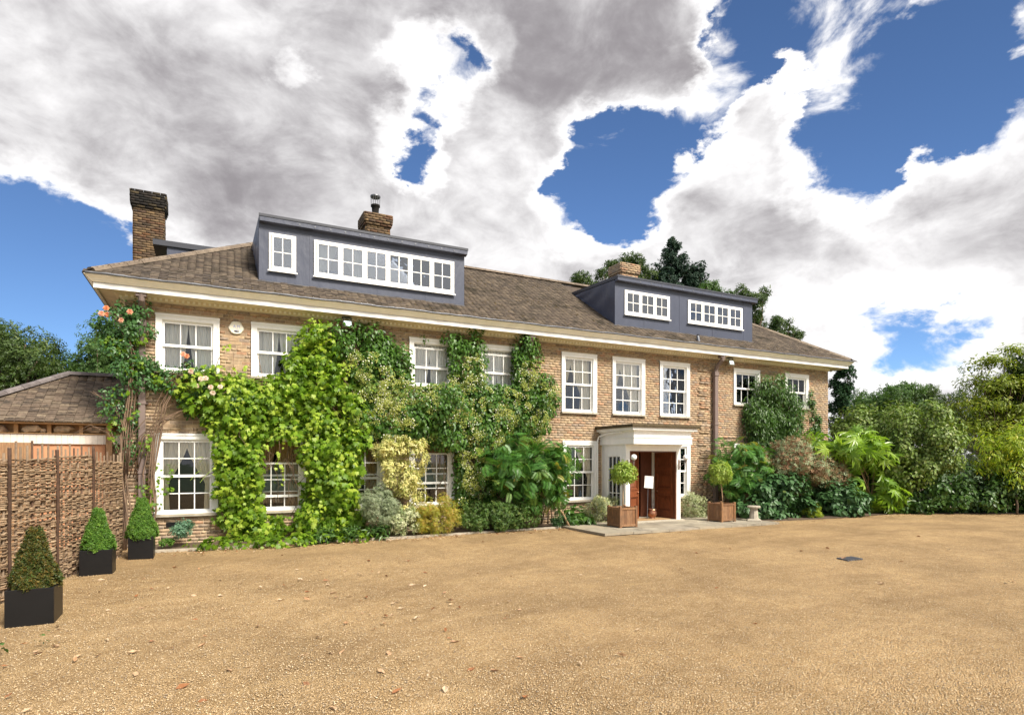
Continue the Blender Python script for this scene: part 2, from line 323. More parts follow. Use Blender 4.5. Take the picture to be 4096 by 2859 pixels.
# gravel
m, t, p = newmat('golden_gravel')
g = mn(t, 'ShaderNodeNewGeometry').outputs['Position']
vo = mn(t, 'ShaderNodeTexVoronoi'); vo.inputs['Scale'].default_value = 78; t.links.new(g, vo.inputs['Vector'])
vs_ = mn(t, 'ShaderNodeSeparateColor'); t.links.new(vo.outputs['Color'], vs_.inputs[0])
c = ramp(t, vs_.outputs[0], [(.27,.19,.10),(.54,.39,.215),(.43,.305,.16),(.62,.465,.275),(.49,.35,.185),(.70,.56,.37),(.36,.26,.15)])
big = tnoise(t, 0.55, 6, 0.62); c = tmix(t, tmr(t, big, .38, .62, 0, 1), tmix(t, 1.0, c, (.80,.77,.72), 'MULTIPLY'), tmix(t, 1.0, c, (1.13,1.1,1.04), 'MULTIPLY'))
med = tnoise(t, 4.5, 6, 0.65); c = tmix(t, tmr(t, med, .42, .70, 0, .62), c, tmix(t, 1.0, c, (.66,.6,.5), 'MULTIPLY'))
sand = tnoise(t, 0.9, 8, 0.7, stretch=(.5, 1.5, 1)); c = tmix(t, tmr(t, sand, .58, .66, 0, .75), c, (.58,.42,.22))
c = tmix(t, tmr(t, vo.outputs['Distance'], .4, .8, 0, .55), c, (.20,.125,.055))
sx = mn(t, 'ShaderNodeSeparateXYZ'); t.links.new(g, sx.inputs[0]); wob = tm(t, 'MULTIPLY', tnoise(t, .5, 3), .9)
trk = None
for cx_, cy_, r_ in ((5.5, -28.5, 18.3), (5.5, -28.5, 19.75), (-5, -1, 12.5), (-5, -1, 13.9), (14, -30, 24.5), (14, -30, 25.9)):
    dx = tm(t, 'SUBTRACT', sx.outputs[0], cx_); dy = tm(t, 'SUBTRACT', sx.outputs[1], cy_)
    rr_ = tm(t, 'ADD', tm(t, 'SQRT', tm(t, 'ADD', tm(t, 'MULTIPLY', dx, dx), tm(t, 'MULTIPLY', dy, dy)), 0.0), wob)
    k_ = tmr(t, tm(t, 'ABSOLUTE', tm(t, 'SUBTRACT', rr_, r_+.45), 0.0), .05, .24, 1, 0)
    trk = k_ if trk is None else tm(t, 'MAXIMUM', trk, k_)
trk = tm(t, 'MULTIPLY', trk, tmr(t, tnoise(t, 1.3, 5), .38, .62, 0, 1))
c = tmix(t, tm(t, 'MULTIPLY', trk, .42), c, (.26,.17,.085))
c = tmix(t, 1.0, c, (1.07,1.02,.96), 'MULTIPLY')
t.links.new(c, p.inputs['Base Color']); p.inputs['Roughness'].default_value = .9; p.inputs['Specular IOR Level'].default_value = .2
hh = tm(t, 'ADD', tm(t, 'MULTIPLY', vo.outputs['Distance'], -1.0), tm(t, 'MULTIPLY', med, .8))
bump(t, p, hh, 1.0, 0.03); M_GRAVEL = m
M_PEB = M_rand('gravel_stone', [(.30,.21,.115),(.56,.41,.23),(.44,.31,.165),(.72,.58,.39),(.50,.36,.19),(.62,.47,.28),(.27,.22,.17),(.54,.38,.20)], 0.8, 60, 0.2, 0)
M_BED = M_simple('bed_soil', (.09,.06,.035), 0.95, var=.4, scale=10, bmp=.8, bscale=25)
M_GRASS = M_simple('lawn', (.06,.10,.03), 0.9, var=.3, scale=2)

# ------------------------------------------------------------ ground
def struct(o): o['kind'] = 'structure'; return o
o = MB().quad((-600,-500,-.06),(900,-500,-.06),(900,900,-.06),(-600,900,-.06)).build('lawn', M_GRASS); struct(o)
nx, ny = 220, 140                                   # gently uneven gravel yard
xs = np.linspace(-14, 48, nx); ys = -24+26*(np.linspace(0, 1, ny)); gx, gy = np.meshgrid(xs, ys)
gz = .008*np.sin(gx*1.3+gy*.6)+.007*np.sin(gx*.5-gy*1.9+1)+.004*rng.normal(0, 1, gx.shape)
gv = np.stack([gx, gy, gz], -1).reshape(-1, 3); ii = (np.arange(ny-1)[:, None]*nx+np.arange(nx-1)).ravel()
o = MB().add(gv.tolist(), [(i, i+1, i+nx+1, i+nx) for i in ii.tolist()]).build('gravel_yard', M_GRAVEL, smooth=True); struct(o)
o = MB().quad((-40,1.5,-.03),(60,1.5,-.03),(60,30,-.03),(-40,30,-.03)).build('garden_soil', M_BED); struct(o)
bed = [(-3.74,1.87)]
bv = [(-1.3,-.95,.02),(.2,-1.05,.02),(2.5,-1.0,.02),(5,-1.05,.02),(7,-1.0,.02),(8.85,-.85,.02),(8.85,0,.05),(-1.3,0,.05)]
o = MB().add(bv, [tuple(range(8))]).build('left_flower_bed', M_BED); struct(o)
bv = [(15.02,-2.2,.02),(17.5,-2.55,.02),(22,-2.4,.02),(25.6,-4.4,.02),(30,-5.2,.02),(30,2,.05),(21.5,2,.05),(21.5,0,.05),(15.02,0,.05)]
o = MB().add(bv, [tuple(range(9))]).build('right_flower_bed', M_BED); struct(o)
ek = MB()
for a, b in zip([(-1.3,-1.0),(.2,-1.1),(2.5,-1.05),(5,-1.1)], [(.2,-1.1),(2.5,-1.05),(5,-1.1),(8.8,-.9)]):
    a = Vector((*a, 0)); b = Vector((*b, 0)); d = (b-a).normalized(); nn = Vector((-d.y, d.x, 0))*.03
    vs = [a-nn, b-nn, b+nn, a+nn]; ek.add([(q.x, q.y, -.02) for q in vs]+[(q.x, q.y, .055) for q in vs], BOX[1])
o = ek.build('bed_edging', M_STONE); struct(o)
# terrace of stone slabs in front of the porch
TZ = 0.05
ter = bx('terrace', M_SOIL, None, 8.87, -2.93, -.03, 15.15, -.02, TZ-.012); struct(ter)
y = -2.95; Ms = []
for h in (.62, .56, .62, .5, .62):
    x = 8.85; y1 = min(y+h, 0)
    while x < 15.15:
        w = random.choice([.6, .75, .9, 1.05]); x1 = min(x+w, 15.17)
        if x1-x > .1: Ms.append(np.array(aff((x+x1)/2, (y+y1)/2, TZ-.02+random.uniform(-.002, .004), x1-x-.014, y1-y-.014, .06, random.uniform(-.004, .004), random.uniform(-.004, .004))))
        x += w
    y += h
pieces('paving_slab', BOX, Ms, M_PAVE, ter)

# ------------------------------------------------------------ the house
HX0, HX1, HY1 = -1.62, 21.48, 7.2
EZ, OUT, PT = 5.69, .64, .64                       # eave height, overhang, roof slope
house = thing('brick_house', 'long two storey brown brick country house with hipped tiled roof and grey dormers', 'house', (10, 0, 0))
SHORT = [(-1.04, 1.24), (.89, 1.24), (4.71, 1.24), (6.70, 1.24), (16.42, 1.27), (19.04, 1.27)]
TALL = [(9.38, 1.24), (11.23, 1.25), (13.12, 1.25)]
LOW = [(-1.07, 1.24), (.85, 1.24), (2.78, 1.24), (4.70, 1.24), (9.42, 1.24), (13.15, 1.24), (16.42, 1.27), (19.04, 1.27)]
OP = [(x, x+w, 3.87, 5.12) for x, w in SHORT]+[(x, x+w, 3.36, 5.12) for x, w in TALL]+[(x, x+w, .70, 2.48) for x, w in LOW]+[(11.2, 12.8, .1, 2.25)]
def holes(x0, x1, z0, z1, y0, y1, ops, mb):
    xs = sorted({x0, x1, *[q for o in ops for q in o[:2]]}); 
    for a, b in zip(xs[:-1], xs[1:]):
        mx = (a+b)/2; cut = sorted([(o[2], o[3]) for o in ops if o[0] < mx < o[1]]); z = z0
        for c0, c1 in cut:
            if c0 > z: mb.box(a, y0, z, b, y1, c0)
            z = c1
        if z < z1: mb.box(a, y0, z, b, y1, z1)
wb = MB(); holes(HX0, HX1, -.1, 5.6, 0, .28, OP, wb)
wall = wb.build('wall', M_MORTAR, house)
m, t, p = newmat('far_side_brick'); bt = mn(t, 'ShaderNodeTexBrick'); t.links.new(mn(t, 'ShaderNodeTexCoord').outputs['Object'], bt.inputs[0])
mp = mn(t, 'ShaderNodeMapping'); mp.inputs[2].default_value = (R(90), 0, R(90)); t.links.new(t.nodes['Texture Coordinate'].outputs['Object'], mp.inputs[0]); t.links.new(mp.outputs[0], bt.inputs[0])
bt.inputs['Scale'].default_value = 1; bt.inputs['Brick Width'].default_value = .225; bt.inputs['Row Height'].default_value = .075; bt.inputs['Mortar Size'].default_value = .005
bt.inputs['Color1'].default_value = (.30,.19,.11,1); bt.inputs['Color2'].default_value = (.22,.14,.09,1); bt.inputs['Mortar'].default_value = (.4,.3,.2,1)
t.links.new(bt.outputs[0], p.inputs['Base Color']); p.inputs['Roughness'].default_value = .9; M_FARB = m
MB().box(HX0, .28, -.1, HX0+.28, HY1, 5.6).build('end_wall', M_FARB, house)
MB().box(HX1-.28, .28, -.1, HX1, HY1, 5.6).build('end_wall', M_FARB, house)
MB().box(HX0+.28, HY1-.28, -.1, HX1-.28, HY1, 5.6).build('back_wall', M_FARB, house)
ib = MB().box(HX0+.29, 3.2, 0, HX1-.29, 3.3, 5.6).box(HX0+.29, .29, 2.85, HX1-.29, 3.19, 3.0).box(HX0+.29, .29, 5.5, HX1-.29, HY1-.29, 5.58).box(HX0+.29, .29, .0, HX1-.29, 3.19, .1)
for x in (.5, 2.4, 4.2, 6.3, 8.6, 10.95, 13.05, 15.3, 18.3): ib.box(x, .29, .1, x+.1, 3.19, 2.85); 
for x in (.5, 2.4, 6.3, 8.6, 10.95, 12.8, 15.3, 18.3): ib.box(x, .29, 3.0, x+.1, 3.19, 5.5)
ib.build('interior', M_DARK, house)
# bricks: stretcher courses cut round the openings
def courses(x0, x1, z0, z1, ops, y, bw=.225, ch=.075, hid=None):
    out = []; k = 0; z = z0
    while z+ch <= z1+1e-6:
        iv = [(x0, x1)]; zm = z+ch/2
        for a, b, c0, c1 in ops:
            if c0-.03 < zm < c1+.03:
                nv = []
                for p0, p1 in iv:
                    if b <= p0 or a >= p1: nv.append((p0, p1)); continue
                    if a > p0: nv.append((p0, a))
                    if b < p1: nv.append((b, p1))
                iv = nv
        sh = (0 if k % 2 else bw/2)+(bw/4 if (k//2) % 3 == 1 else 0)
        for p0, p1 in iv:
            b0 = math.floor((p0-sh)/bw)*bw+sh
            while b0 < p1:
                splits = [(b0, b0+bw)]
                if random.random() < .12: splits = [(b0, b0+bw/2), (b0+bw/2, b0+bw)]
                for q0, q1 in splits:
                    a = max(q0, p0); b = min(q1, p1)
                    if b-a > .035: out.append((( a+b)/2, y+random.uniform(-.003, .002), z+ch/2, b-a-.010, .02, ch-.011))
                b0 += bw
        z += ch; k += 1
    return out
ENV = [(10.8, 12.95, 0, 2.4)]
bl = courses(HX0, HX1, .0, 5.36, OP+ENV, .004)
qb = []
M = np.array([np.array(aff(x, y, z, sx, sy, sz, 0, random.uniform(-.008, .008), 0)) for x, y, z, sx, sy, sz in bl])
vis = np.array([(1.0 if (z > 2.6 and (-.9 < x < 1.0 or x > 8.9)) or (x > 8.7 and z > .6) else .45)*sx for (x, y, z, sx, _, _) in bl])
d = np.linalg.norm(M[:, :3, 3]-CAM, axis=1)
pieces('brick', BOX, M, M_BRICK, wall, nmax=190, stuff='brickwork', order=vis/d)
# projecting brick band under the cornice, band at first floor, and rusticated pier by the downpipe
bd = [(x+.1, -.008, 5.315, .215, .05, .06) for x in np.arange(HX0, HX1-.2, .225)]
bd += [(x+.1, -.004, 2.715, .215, .035, .06) for x in np.arange(15.7, HX1-.2, .225)]
for k, z in enumerate(np.arange(.3, 5.0, .42)):
    for r in range(4):
        for j in range(2): bd.append((14.86+(.0 if k % 2 else .09)+j*.2+(.05 if r % 2 else 0), -.012, z+r*.075+.037, .21, .05, .066))
joined('brickwork', np.array(BOX[0]), BOX[1], np.array([np.array(aff(*q)) for q in bd]), M_BRICK, wall, rng.random(len(bd)))['kind'] = 'stuff'

# cornice
co = MB().ring(HX0, 0, HX1, HY1, [(.52,5.545),(.525,5.56),(.54,5.56),(.545,5.575),(.56,5.58),(.575,5.6),(.60,5.625),(.625,5.65),(.64,5.66),(.64,5.675),(.5,5.675)]).build('cornice', M_CREAM, house, smooth=False)
MB().ring(HX0, 0, HX1, HY1, [(.46,5.47),(.46,5.44),(.50,5.435),(.50,5.545),(.45,5.545)]).build('fascia', M_WHITE, house)
MB().ring(HX0, 0, HX1, HY1, [(.46,5.48),(.2,5.49),(.17,5.47),(.10,5.46),(.08,5.44),(.05,5.44),(.05,5.40),(.02,5.375),(-.002,5.37)]).build('soffit', M_SOFFIT, house)
de = MB(); dm = [np.array(aff(x, -.075, 5.425, .052, .05, .05)) for x in np.arange(HX0+.03, HX1, .107)]
dm2 = [np.array(aff(HX0-.075, y, 5.425, .05, .052, .05)) for y in np.arange(.0, HY1, .107)]
pieces('dentil', BOX, dm+dm2, M_CREAM, co, nmax=300)
lm = MB(); pts = []
for i in range(260):                                # wavy lead roll along the gutter edge
    x = HX0-.62+i*(HX1-HX0+1.24)/259; pts.append((x, -.655+.008*math.sin(i*.9), EZ+.006*math.sin(i*.37)+random.uniform(-.004, .006)))
lm.tube(pts, .024, 6); lm.tube([(HX0-.655, -.62, EZ), (HX0-.655, 3, EZ+.01), (HX0-.655, HY1+.6, EZ)], .024, 6); lm.tube([(HX1+.655, -.62, EZ), (HX1+.655, HY1+.6, EZ)], .024, 6)
lm.build('lead_flashing', M_LEAD, house, smooth=True)
# roof slabs
RY = 3.6; RZ = EZ+PT*(RY+OUT); XL, XR = HX0-OUT+RY+OUT, HX1+OUT-RY-OUT
e = OUT-.02; zb = EZ-.03
a, b, c_, d_ = (HX0-e,-e,zb),(HX1+e,-e,zb),(HX1+e,HY1+e,zb),(HX0-e,HY1+e,zb); r1 = (XL, RY, RZ-.04); r2 = (XR, RY, RZ-.04)
roof = MB().add([a, b, c_, d_, r1, r2], [(0,1,5,4),(1,2,5),(2,3,4,5),(3,0,4)]).build('roof', M_TILE, house)
D1 = (1.050, 6.280); D2 = (11.370, 17.410); DY = .05; DT = 7.56
TILE = ([(-.5,0,-.5),(.5,0,-.5),(.5,1,-.5),(-.5,1,-.5),(-.5,0,.5),(.5,0,.5),(.5,1,.5),(-.5,1,.5)], [(0,1,5,4),(4,5,6,7),(1,2,6,5),(3,0,4,7)])
sl_ = math.atan(PT); Ms = []
nrow = int((RY+OUT)/math.cos(sl_)/.1)
for r in range(nrow):
    s_ = r*.1; y0 = -OUT-.02+s_*math.cos(sl_); z0 = EZ+s_*math.sin(sl_)+.012
    xa, xb = HX0-OUT+(y0+OUT), HX1+OUT-(y0+OUT); x = xa+(.08 if r % 2 else 0)
    while x < xb:
        if not any(q[0]+.1 < x < q[1]-.1 and y0 > DY+.1 for q in (D1, D2)):
            Ms.append(np.array(aff(x+.08, y0, z0+random.uniform(-.004, .006), .160, .19, .021, sl_-.09+random.uniform(-.04, .04), random.uniform(-.02, .02), random.uniform(-.02, .02))))
        x += .165
pieces('roof_tile', TILE, Ms, M_TILE, roof, nmax=300, stuff='roof_tiles')
for side in (-1, 1):                                # end slopes
    Ms = []
    for r in range(nrow):
        s_ = r*.1; o_ = s_*math.cos(sl_); z0 = EZ+s_*math.sin(sl_)+.012; x = (HX0-OUT-.02+o_) if side < 0 else (HX1+OUT+.02-o_)
        y = -OUT+o_
        while y < HY1+OUT-o_:
            if side > 0 or not (3.0 < y < 5.0 and x > -1.0): Ms.append(np.array(aff(x, y+.08, z0, .158, .19, .013, sl_-.06, 0, R(-90) if side < 0 else R(90))))
            y += .165
    joined('roof_tiles', np.array(TILE[0]), TILE[1], np.array(Ms), M_TILE, roof, rng.random(len(Ms)))['kind'] = 'stuff'
# hip and ridge tiles (half round)
HT = MB()
for (y0_, y1_) in ((0, 1),):
    vs = []; 
    for yy, rr in ((0, 1.0), (1, .93)):
        for k in range(6): t = math.pi*k/5; vs.append((math.cos(t)*rr*.5, yy, math.sin(t)*rr*.5-.12))
    HT.add(vs, [(k, k+1, k+7, k+6) for k in range(5)]+[(0,6,11,5),(5,4,3,2,1,0)])
HTT = (HT.v, HT.f)
def hipline(a, b, n, w=.26):
    a = Vector(a); b = Vector(b); d = (b-a); out = []
    q = d.to_track_quat('Y', 'Z').to_matrix().to_4x4()
    for i in range(n):
        p_ = a+d*(i/n); out.append(np.array(Matrix.Translation(p_) @ q @ Matrix.Rotation(random.uniform(-.02, .02), 4, 'Z') @ Matrix.Diagonal((w, d.length/n*1.03, w*.75, 1))))
    return out
hl = hipline((HX0-OUT+.1,-OUT+.1,EZ+.07), (XL,RY,RZ+.03), 16)+hipline((HX1+OUT-.1,-OUT+.1,EZ+.07), (XR,RY,RZ+.03), 16)
hl += hipline((XL,RY,RZ+.03), (XR,RY,RZ+.03), 44)+hipline((HX0-OUT,HY1+OUT,EZ+.05), (XL,RY,RZ+.03), 16)
pieces('ridge_tile', HTT, hl, M_HIP, roof, nmax=300)
# moss tufts on the slope between the dormers
mo = []
for i in range(900):
    x = rng.uniform(D1[1]+.3, D2[0]-.1) if i < 700 else rng.uniform(HX0+1, HX1-1); s_ = rng.uniform(.4, 4.4) if i < 700 else rng.uniform(.05, .6)
    if i < 700 and math.sin(x*1.7+s_*2.2)+.6*math.sin(x*.8-s_*3) < .1: continue
    mo.append(np.array(aff(x, -OUT+s_*math.cos(sl_), EZ+s_*math.sin(sl_)+.03, *(rng.uniform(.03, .09, 3)*np.array((1, .7, .5))), rng.uniform(0, 1), 0, rng.uniform(0, 3))))
M_MOSS = M_rand('roof_moss', [(.07,.045,.015),(.12,.085,.025),(.04,.035,.015),(.15,.10,.03)], .95, 40, .5, 0)
OCT = ([(.5,0,0),(-.5,0,0),(0,.5,0),(0,-.5,0),(0,0,.5),(0,0,-.3)], [(0,2,4),(2,1,4),(1,3,4),(3,0,4),(2,0,5),(1,2,5),(3,1,5),(0,3,5)])
joined('roof_moss', np.array(OCT[0]), OCT[1], np.array(mo), M_MOSS, roof, rng.random(len(mo)))['kind'] = 'stuff'

# dormers
def dormer(x0, x1, left_over, right_over, ops):
    zf = lambda y: EZ+PT*(y+OUT)
    zb0 = zf(DY)-.05; ybk = 3.0; zt = DT
    mb = MB(); holes(x0, x1, zb0, zt, DY, DY+.1, ops, mb)
    # subdivided, slightly puckered front skin
    body = mb.build('dormer', M_RUB, house)
    body['label'] = 'grey membrane clad box dormer'
    for sgn, x in ((-1, x0), (1, x1)):
        n1_, n2_ = 20, 12; vs = []; fs = []
        for i in range(n1_+1):
            y = DY+(ybk-DY)*i/n1_; zlo = zf(y)-.05; zhi = zt+.045*(y-DY)
            for j in range(n2_+1):
                puck = (.02*math.sin(i*1.1+j*.7)+.014*math.sin(i*2.3-j*1.1))*math.sin(math.pi*j/n2_) if 0 < j < n2_ and i > 0 else 0
                vs.append((x+sgn*(.004+puck), y, zlo+(max(zhi, zlo+.01)-zlo)*j/n2_))
        for i in range(n1_):
            for j in range(n2_): k = i*(n2_+1)+j; fs.append((k, k+1, k+n2_+2, k+n2_+1) if sgn > 0 else (k, k+n2_+1, k+n2_+2, k+1))
        MB().add(vs, fs).build('cheek', M_RUB, body, smooth=True)
    # roof slab, drip edge and fixings
    a = x0-left_over; b = x1+right_over; yf = DY-.13
    MB().add([(a,yf,zt+.02),(b,yf,zt+.02),(b,3.1,zt+.16),(a,3.1,zt+.16),(a,yf,zt+.12),(b,yf,zt+.12),(b,3.1,zt+.26),(a,3.1,zt+.26)], BOX[1]).build('dormer_roof', M_RUB2, body)
    MB().box(a-.012, yf-.02, zt+.075, b+.012, yf+.0, zt+.135).build('drip_edge', M_RUB2, body)
    MB().add([(a+.01,yf-.008,zt-.03),(b-.01,yf-.008,zt-.03),(b-.01,yf-.008,zt+.07),(a+.01,yf-.008,zt+.07),(a+.01,DY-.004,zt-.06),(b-.01,DY-.004,zt-.06),(b-.01,DY-.004,zt+.07),(a+.01,DY-.004,zt+.07)], BOX[1]).build('eaves_board', M_RUB, body)
    wm = MB()
    for i in range(12):
        x = a+.9+(b-a-1.3)*i/11
        wm.tube([(x, yf-.012, zt+.02), (x, yf-.016, zt+.02)], .022, 10)
    wm.build('washer', M_LEAD, body)
    fp_ = [(x, DY-.03+.006*math.sin(x*9), zf(DY)-.0) for x in np.arange(x0-.05, x1+.1, .12)]
    MB().tube(fp_, .02, 5).build('apron_flashing', M_LEAD, body)
    lp = MB()
    for x in np.arange(x0+1.15, x1-.3, 1.48):
        if not any(o_[0]-.03 < x < o_[1]+.03 for o_ in ops): lp.box(x, DY-.006, zb0+.05, x+.05, DY-.0005, zt-.06)
        else:
            lp.box(x, DY-.006, zb0+.05, x+.05, DY-.0005, ops[0][2]-.05); lp.box(x, DY-.006, ops[0][3]+.03, x+.05, DY-.0005, zt-.06)
    lp.box(x0+.02, DY-.005, zt-.17, x1-.02, DY-.0012, zt-.155)
    lp.build('membrane_lap', M_RUB, body)['kind'] = 'stuff'
    return body
DW1 = [(1.270, 1.880, 6.42, 7.31), (2.300, 5.970, 6.42, 7.31)]
DW2 = [(11.730, 13.560, 6.52, 7.29), (14.360, 16.890, 6.52, 7.29)]
dormer(D1[0], D1[1], .0, .05, DW1); dormer(D2[0], D2[1], .0, .12, DW2)
db = MB().box(D1[0]+.05, 1.6, 6.0, D1[1]-.05, 1.7, 7.5).box(D2[0]+.05, 1.6, 6.0, D2[1]-.05, 1.7, 7.5).build('interior', M_SOFFIT, house)
# end dormer on the left slope
ed = MB().box(-1.0, 3.0, 6.3, 2.2, 5.0, 7.56).build('dormer', M_RUB, house); ed['label'] = 'end dormer behind the left hip'
MB().box(-1.32, 2.94, 7.56, 2.2, 5.06, 7.70).build('dormer_roof', M_RUB2, ed)
# chimneys
def chimney(x0, y0, x1, y1, z0, zt, cap, m1, m2, mm, label):
    neck = zt-cap
    ch = MB().box(x0+.012, y0+.012, z0, x1-.012, y1-.012, zt-.02).build('chimney', mm, house); ch['label'] = label
    Ms = []; Mc = []; z = z0; k = 0
    while z < zt-.01:
        o_ = 0 if z < neck else min(.07, .025*(1+(z-neck)/.075))
        lst = Ms if z < neck else Mc
        for (p0, p1, ax, fix) in ((x0-o_, x1+o_, 0, y0-o_), (x0-o_, x1+o_, 0, y1+o_), (y0-o_, y1+o_, 1, x0-o_), (y0-o_, y1+o_, 1, x1+o_)):
            q = p0-(.1125 if k % 2 else 0)
            while q < p1-.02:
                a = max(q, p0); b = min(q+.225, p1)
                if b-a > .03:
                    w = b-a-.010; cpos = (a+b)/2; jj = random.uniform(-.004, .004)
                    lst.append(np.array(aff(cpos, fix+jj, z+.037, w, .05, .065) if ax == 0 else aff(fix+jj, cpos, z+.037, .05, w, .065)))
                q += .225
        z += .075; k += 1
    bd_ = MB().box(x0-.03, y0-.03, neck+.08, x1+.03, y1+.03, zt-.01).build('cap', mm, ch)
    pieces('brick', BOX, Ms, m1, ch, nmax=NB, stuff='brickwork'); pieces('brick', BOX, Mc, m2, ch, nmax=NC, stuff='brickwork')
    return ch
NB, NC = 50, 12
chimney(-2.06, 6.2, -1.27, 6.9, 4.0, 10.12, .52, M_CBRICK, M_SOOT, M_CMORTAR, 'tall soot-topped brick chimney stack at the left end')
NB, NC = 4, 20
c2 = chimney(4.43, 3.65, 5.17, 4.4, 8.0, 9.73, .42, M_CBRICK, M_CBRICK, M_CMORTAR, 'squat brick stack with a black pot behind the large dormer')
MB().lathe((4.8, 4.0, 9.73), [(.10,0),(.13,.05),(.13,.09),(.105,.12),(.12,.34),(.15,.36),(.15,.41),(.1,.42)], 14).build('chimney_pot', M_SOOT, c2, smooth=True)
cg = MB(); cg.lathe((4.8, 4.0, 10.38), [(.15,0),(.165,.03),(.16,.06),(.05,.09)], 14)
for k in range(14): t = 2*math.pi*k/14; cg.tube([(4.8+.14*math.cos(t), 4.0+.14*math.sin(t), 10.12), (4.8+.15*math.cos(t), 4.0+.15*math.sin(t), 10.4)], .005, 4)
cg.build('wire_cowl', M_LEAD, c2)
NB, NC = 4, 20
chimney(14.56, 3.95, 15.36, 4.65, 8.0, 9.70, .42, M_BRICK, M_BRICK, M_CMORTAR, 'squat brown brick stack behind the right dormer')

# ------------------------------------------------------------ windows
MC = {}
def shared(key, fn):
    if key not in MC: MC[key] = fn()
    return MC[key]
def sash_mesh(w, h, cols, rows, off=0):
    mb = MB(); s = .045; y0, y1 = off, off+.04
    mb.box(0, y0, 0, s, y1, h); mb.box(w-s, y0, 0, w, y1, h); mb.box(s, y0, 0, w-s, y1, s*1.3); mb.box(s, y0, h-s, w-s, y1, h)
    gw = (w-2*s)/cols; gh = (h-2.3*s)/rows; b = .011
    for i in range(1, cols): mb.box(s+gw*i-b, y0+.008, s*1.3, s+gw*i+b, y1-.006, h-s)
    for j in range(1, rows):
        z = s*1.3+gh*j
        for i in range(cols): mb.box(s+gw*i+(b if i else 0), y0+.006, z-b, s+gw*(i+1)-(b if i < cols-1 else 0), y1-.008, z+b)
    return mb.mesh('sash', M_WHITE), s, gw, gh
def sash(parent, X, Y, Z, w, h, cols, rows, glass, nm='sash'):
    me, s, gw, gh = shared(('s', round(w, 3), round(h, 3), cols, rows), lambda: sash_mesh(w, h, cols, rows))
    put(nm, me, Matrix.Translation((X, Y, Z)), parent)
    pm = shared(('p', round(gw, 3), round(gh, 3), glass.name), lambda: MB().box(0, 0, 0, gw-.004, .004, gh-.004).mesh('pane', glass))
    for i in range(cols):
        for j in range(rows): put('pane', pm, Matrix.Translation((X+s+gw*i+.002, Y+.018, Z+s*1.3+gh*j+.002)), parent)
def curtain(w, h, side, tie, amp=.035, mat=None, narrow=.25, n=36, m_=22, full=.55):
    vs = []; fs = []
    for j in range(m_+1):
        tt = j/m_
        if tie:
            if tt < tie: k = 1-(1-narrow)*(tt/tie)**1.5
            else: k = narrow+.12*(tt-tie)
        else: k = 1-.1*tt
        for i in range(n+1):
            u = i/n; x = u*k*w*full; x = x if side < 0 else w-x
            vs.append((x, amp*math.sin(u*n*.95+tt*1.2)*(.4+.6*k)+.02*math.sin(u*7+j*.3), h*(1-tt)))
    for j in range(m_):
        for i in range(n): k = j*(n+1)+i; fs.append((k, k+1, k+n+2, k+n+1))
    return MB().add(vs, fs).mesh('curtain', mat, True)
def window(X, z0, w, z1, rt, rb, curt, glass=M_GLASS, drop=0.0, lift=0.0, cols=3):
    """sash window; opening z0..z1 wide w; rt/rb rows of panes in upper/lower sash"""
    h = z1-z0
    def fr():
        mb = MB(); a = .115
        for (x0, x1_, zz0, zz1) in ((0, a, 0, h), (w-a, w, 0, h), (a, w-a, h-a, h)):
            mb.box(x0, -.035, zz0, x1_, .12, zz1)
        mb.box(-.02, -.05, h-.03, w+.02, -.036, h+.015); mb.box(-.012, -.048, 0, .02, -.036, h-.03); mb.box(w-.02, -.048, 0, w+.012, -.036, h-.03)
        mb.box(a, .0, h-a-.02, w-a, .12, h-a); mb.box(a, .005, .0, w-a, .115, .03)
        return mb.mesh('window', M_WHITE)
    f = put('window', shared(('w', w, round(h, 3)), fr), Matrix.Translation((X, 0, z0)), house)
    a = .115; iw = w-2*a-.004; hh = (h-a-.05)/2+.022
    k = rt/(rt+rb)*1.0; ht = (h-a-.05)*k+.022; hb = (h-a-.05)*(1-k)+.022
    sash(f, X+a+.002, .02, z0+h-a-.02-ht-drop, iw, ht, cols, rt, glass); sash(f, X+a+.002, .065, z0+.03+lift, iw, hb, cols, rb, glass)
    sm = shared(('sill', w), lambda: MB().box(-.03, -.09, -.055, w+.03, .1, -.006).mesh('sill', M_STONE)); put('sill', sm, Matrix.Translation((X, 0, z0)), f)
    cw = w-2*a
    for kind in curt:
        me = shared(('c', kind, cw, round(h, 2)), lambda: {
            'L': lambda: curtain(cw, h-.1, -1, .62, mat=M_CURT), 'R': lambda: curtain(cw, h-.1, 1, .62, mat=M_CURT),
            'l': lambda: curtain(cw, h-.1, -1, .7, mat=M_CURT, narrow=.12, full=.35), 'r': lambda: curtain(cw, h-.1, 1, .7, mat=M_CURT, narrow=.5, full=.72),
            'N': lambda: curtain(cw, h-.1, -1, 0, mat=M_NET, full=.53), 'M': lambda: curtain(cw, h-.1, 1, 0, mat=M_NET, full=.53),
            'n': lambda: curtain(cw, h-.1, -1, .9, mat=M_NET, full=.5, narrow=.8), 'm': lambda: curtain(cw, h-.1, 1, .9, mat=M_NET, full=.5, narrow=.8),
            'O': lambda: curtain(cw, h-.1, -1, .75, mat=M_CURT2, full=.5, narrow=.3), 'P': lambda: curtain(cw, h-.1, 1, .75, mat=M_CURT2, full=.55, narrow=.6)}[kind]())
        put('curtain', me, Matrix.Translation((X+a, .150+(.03 if kind.isupper() else .02), z0+.05)), f)
    return f
CW = ['nm', 'nm', 'nM', 'NM', 'R', 'M']
DR = [0, 0, .08, .09, 0, 0]
for (x, w), cu, dr_ in zip(SHORT, CW, DR): window(x, 3.87, w, 5.12, 1, 1, cu, drop=dr_, lift=0)
for (x, w), cu in zip(TALL, ['lr', 'lr', 'lr']): window(x, 3.36, w, 5.12, 2, 2, cu)
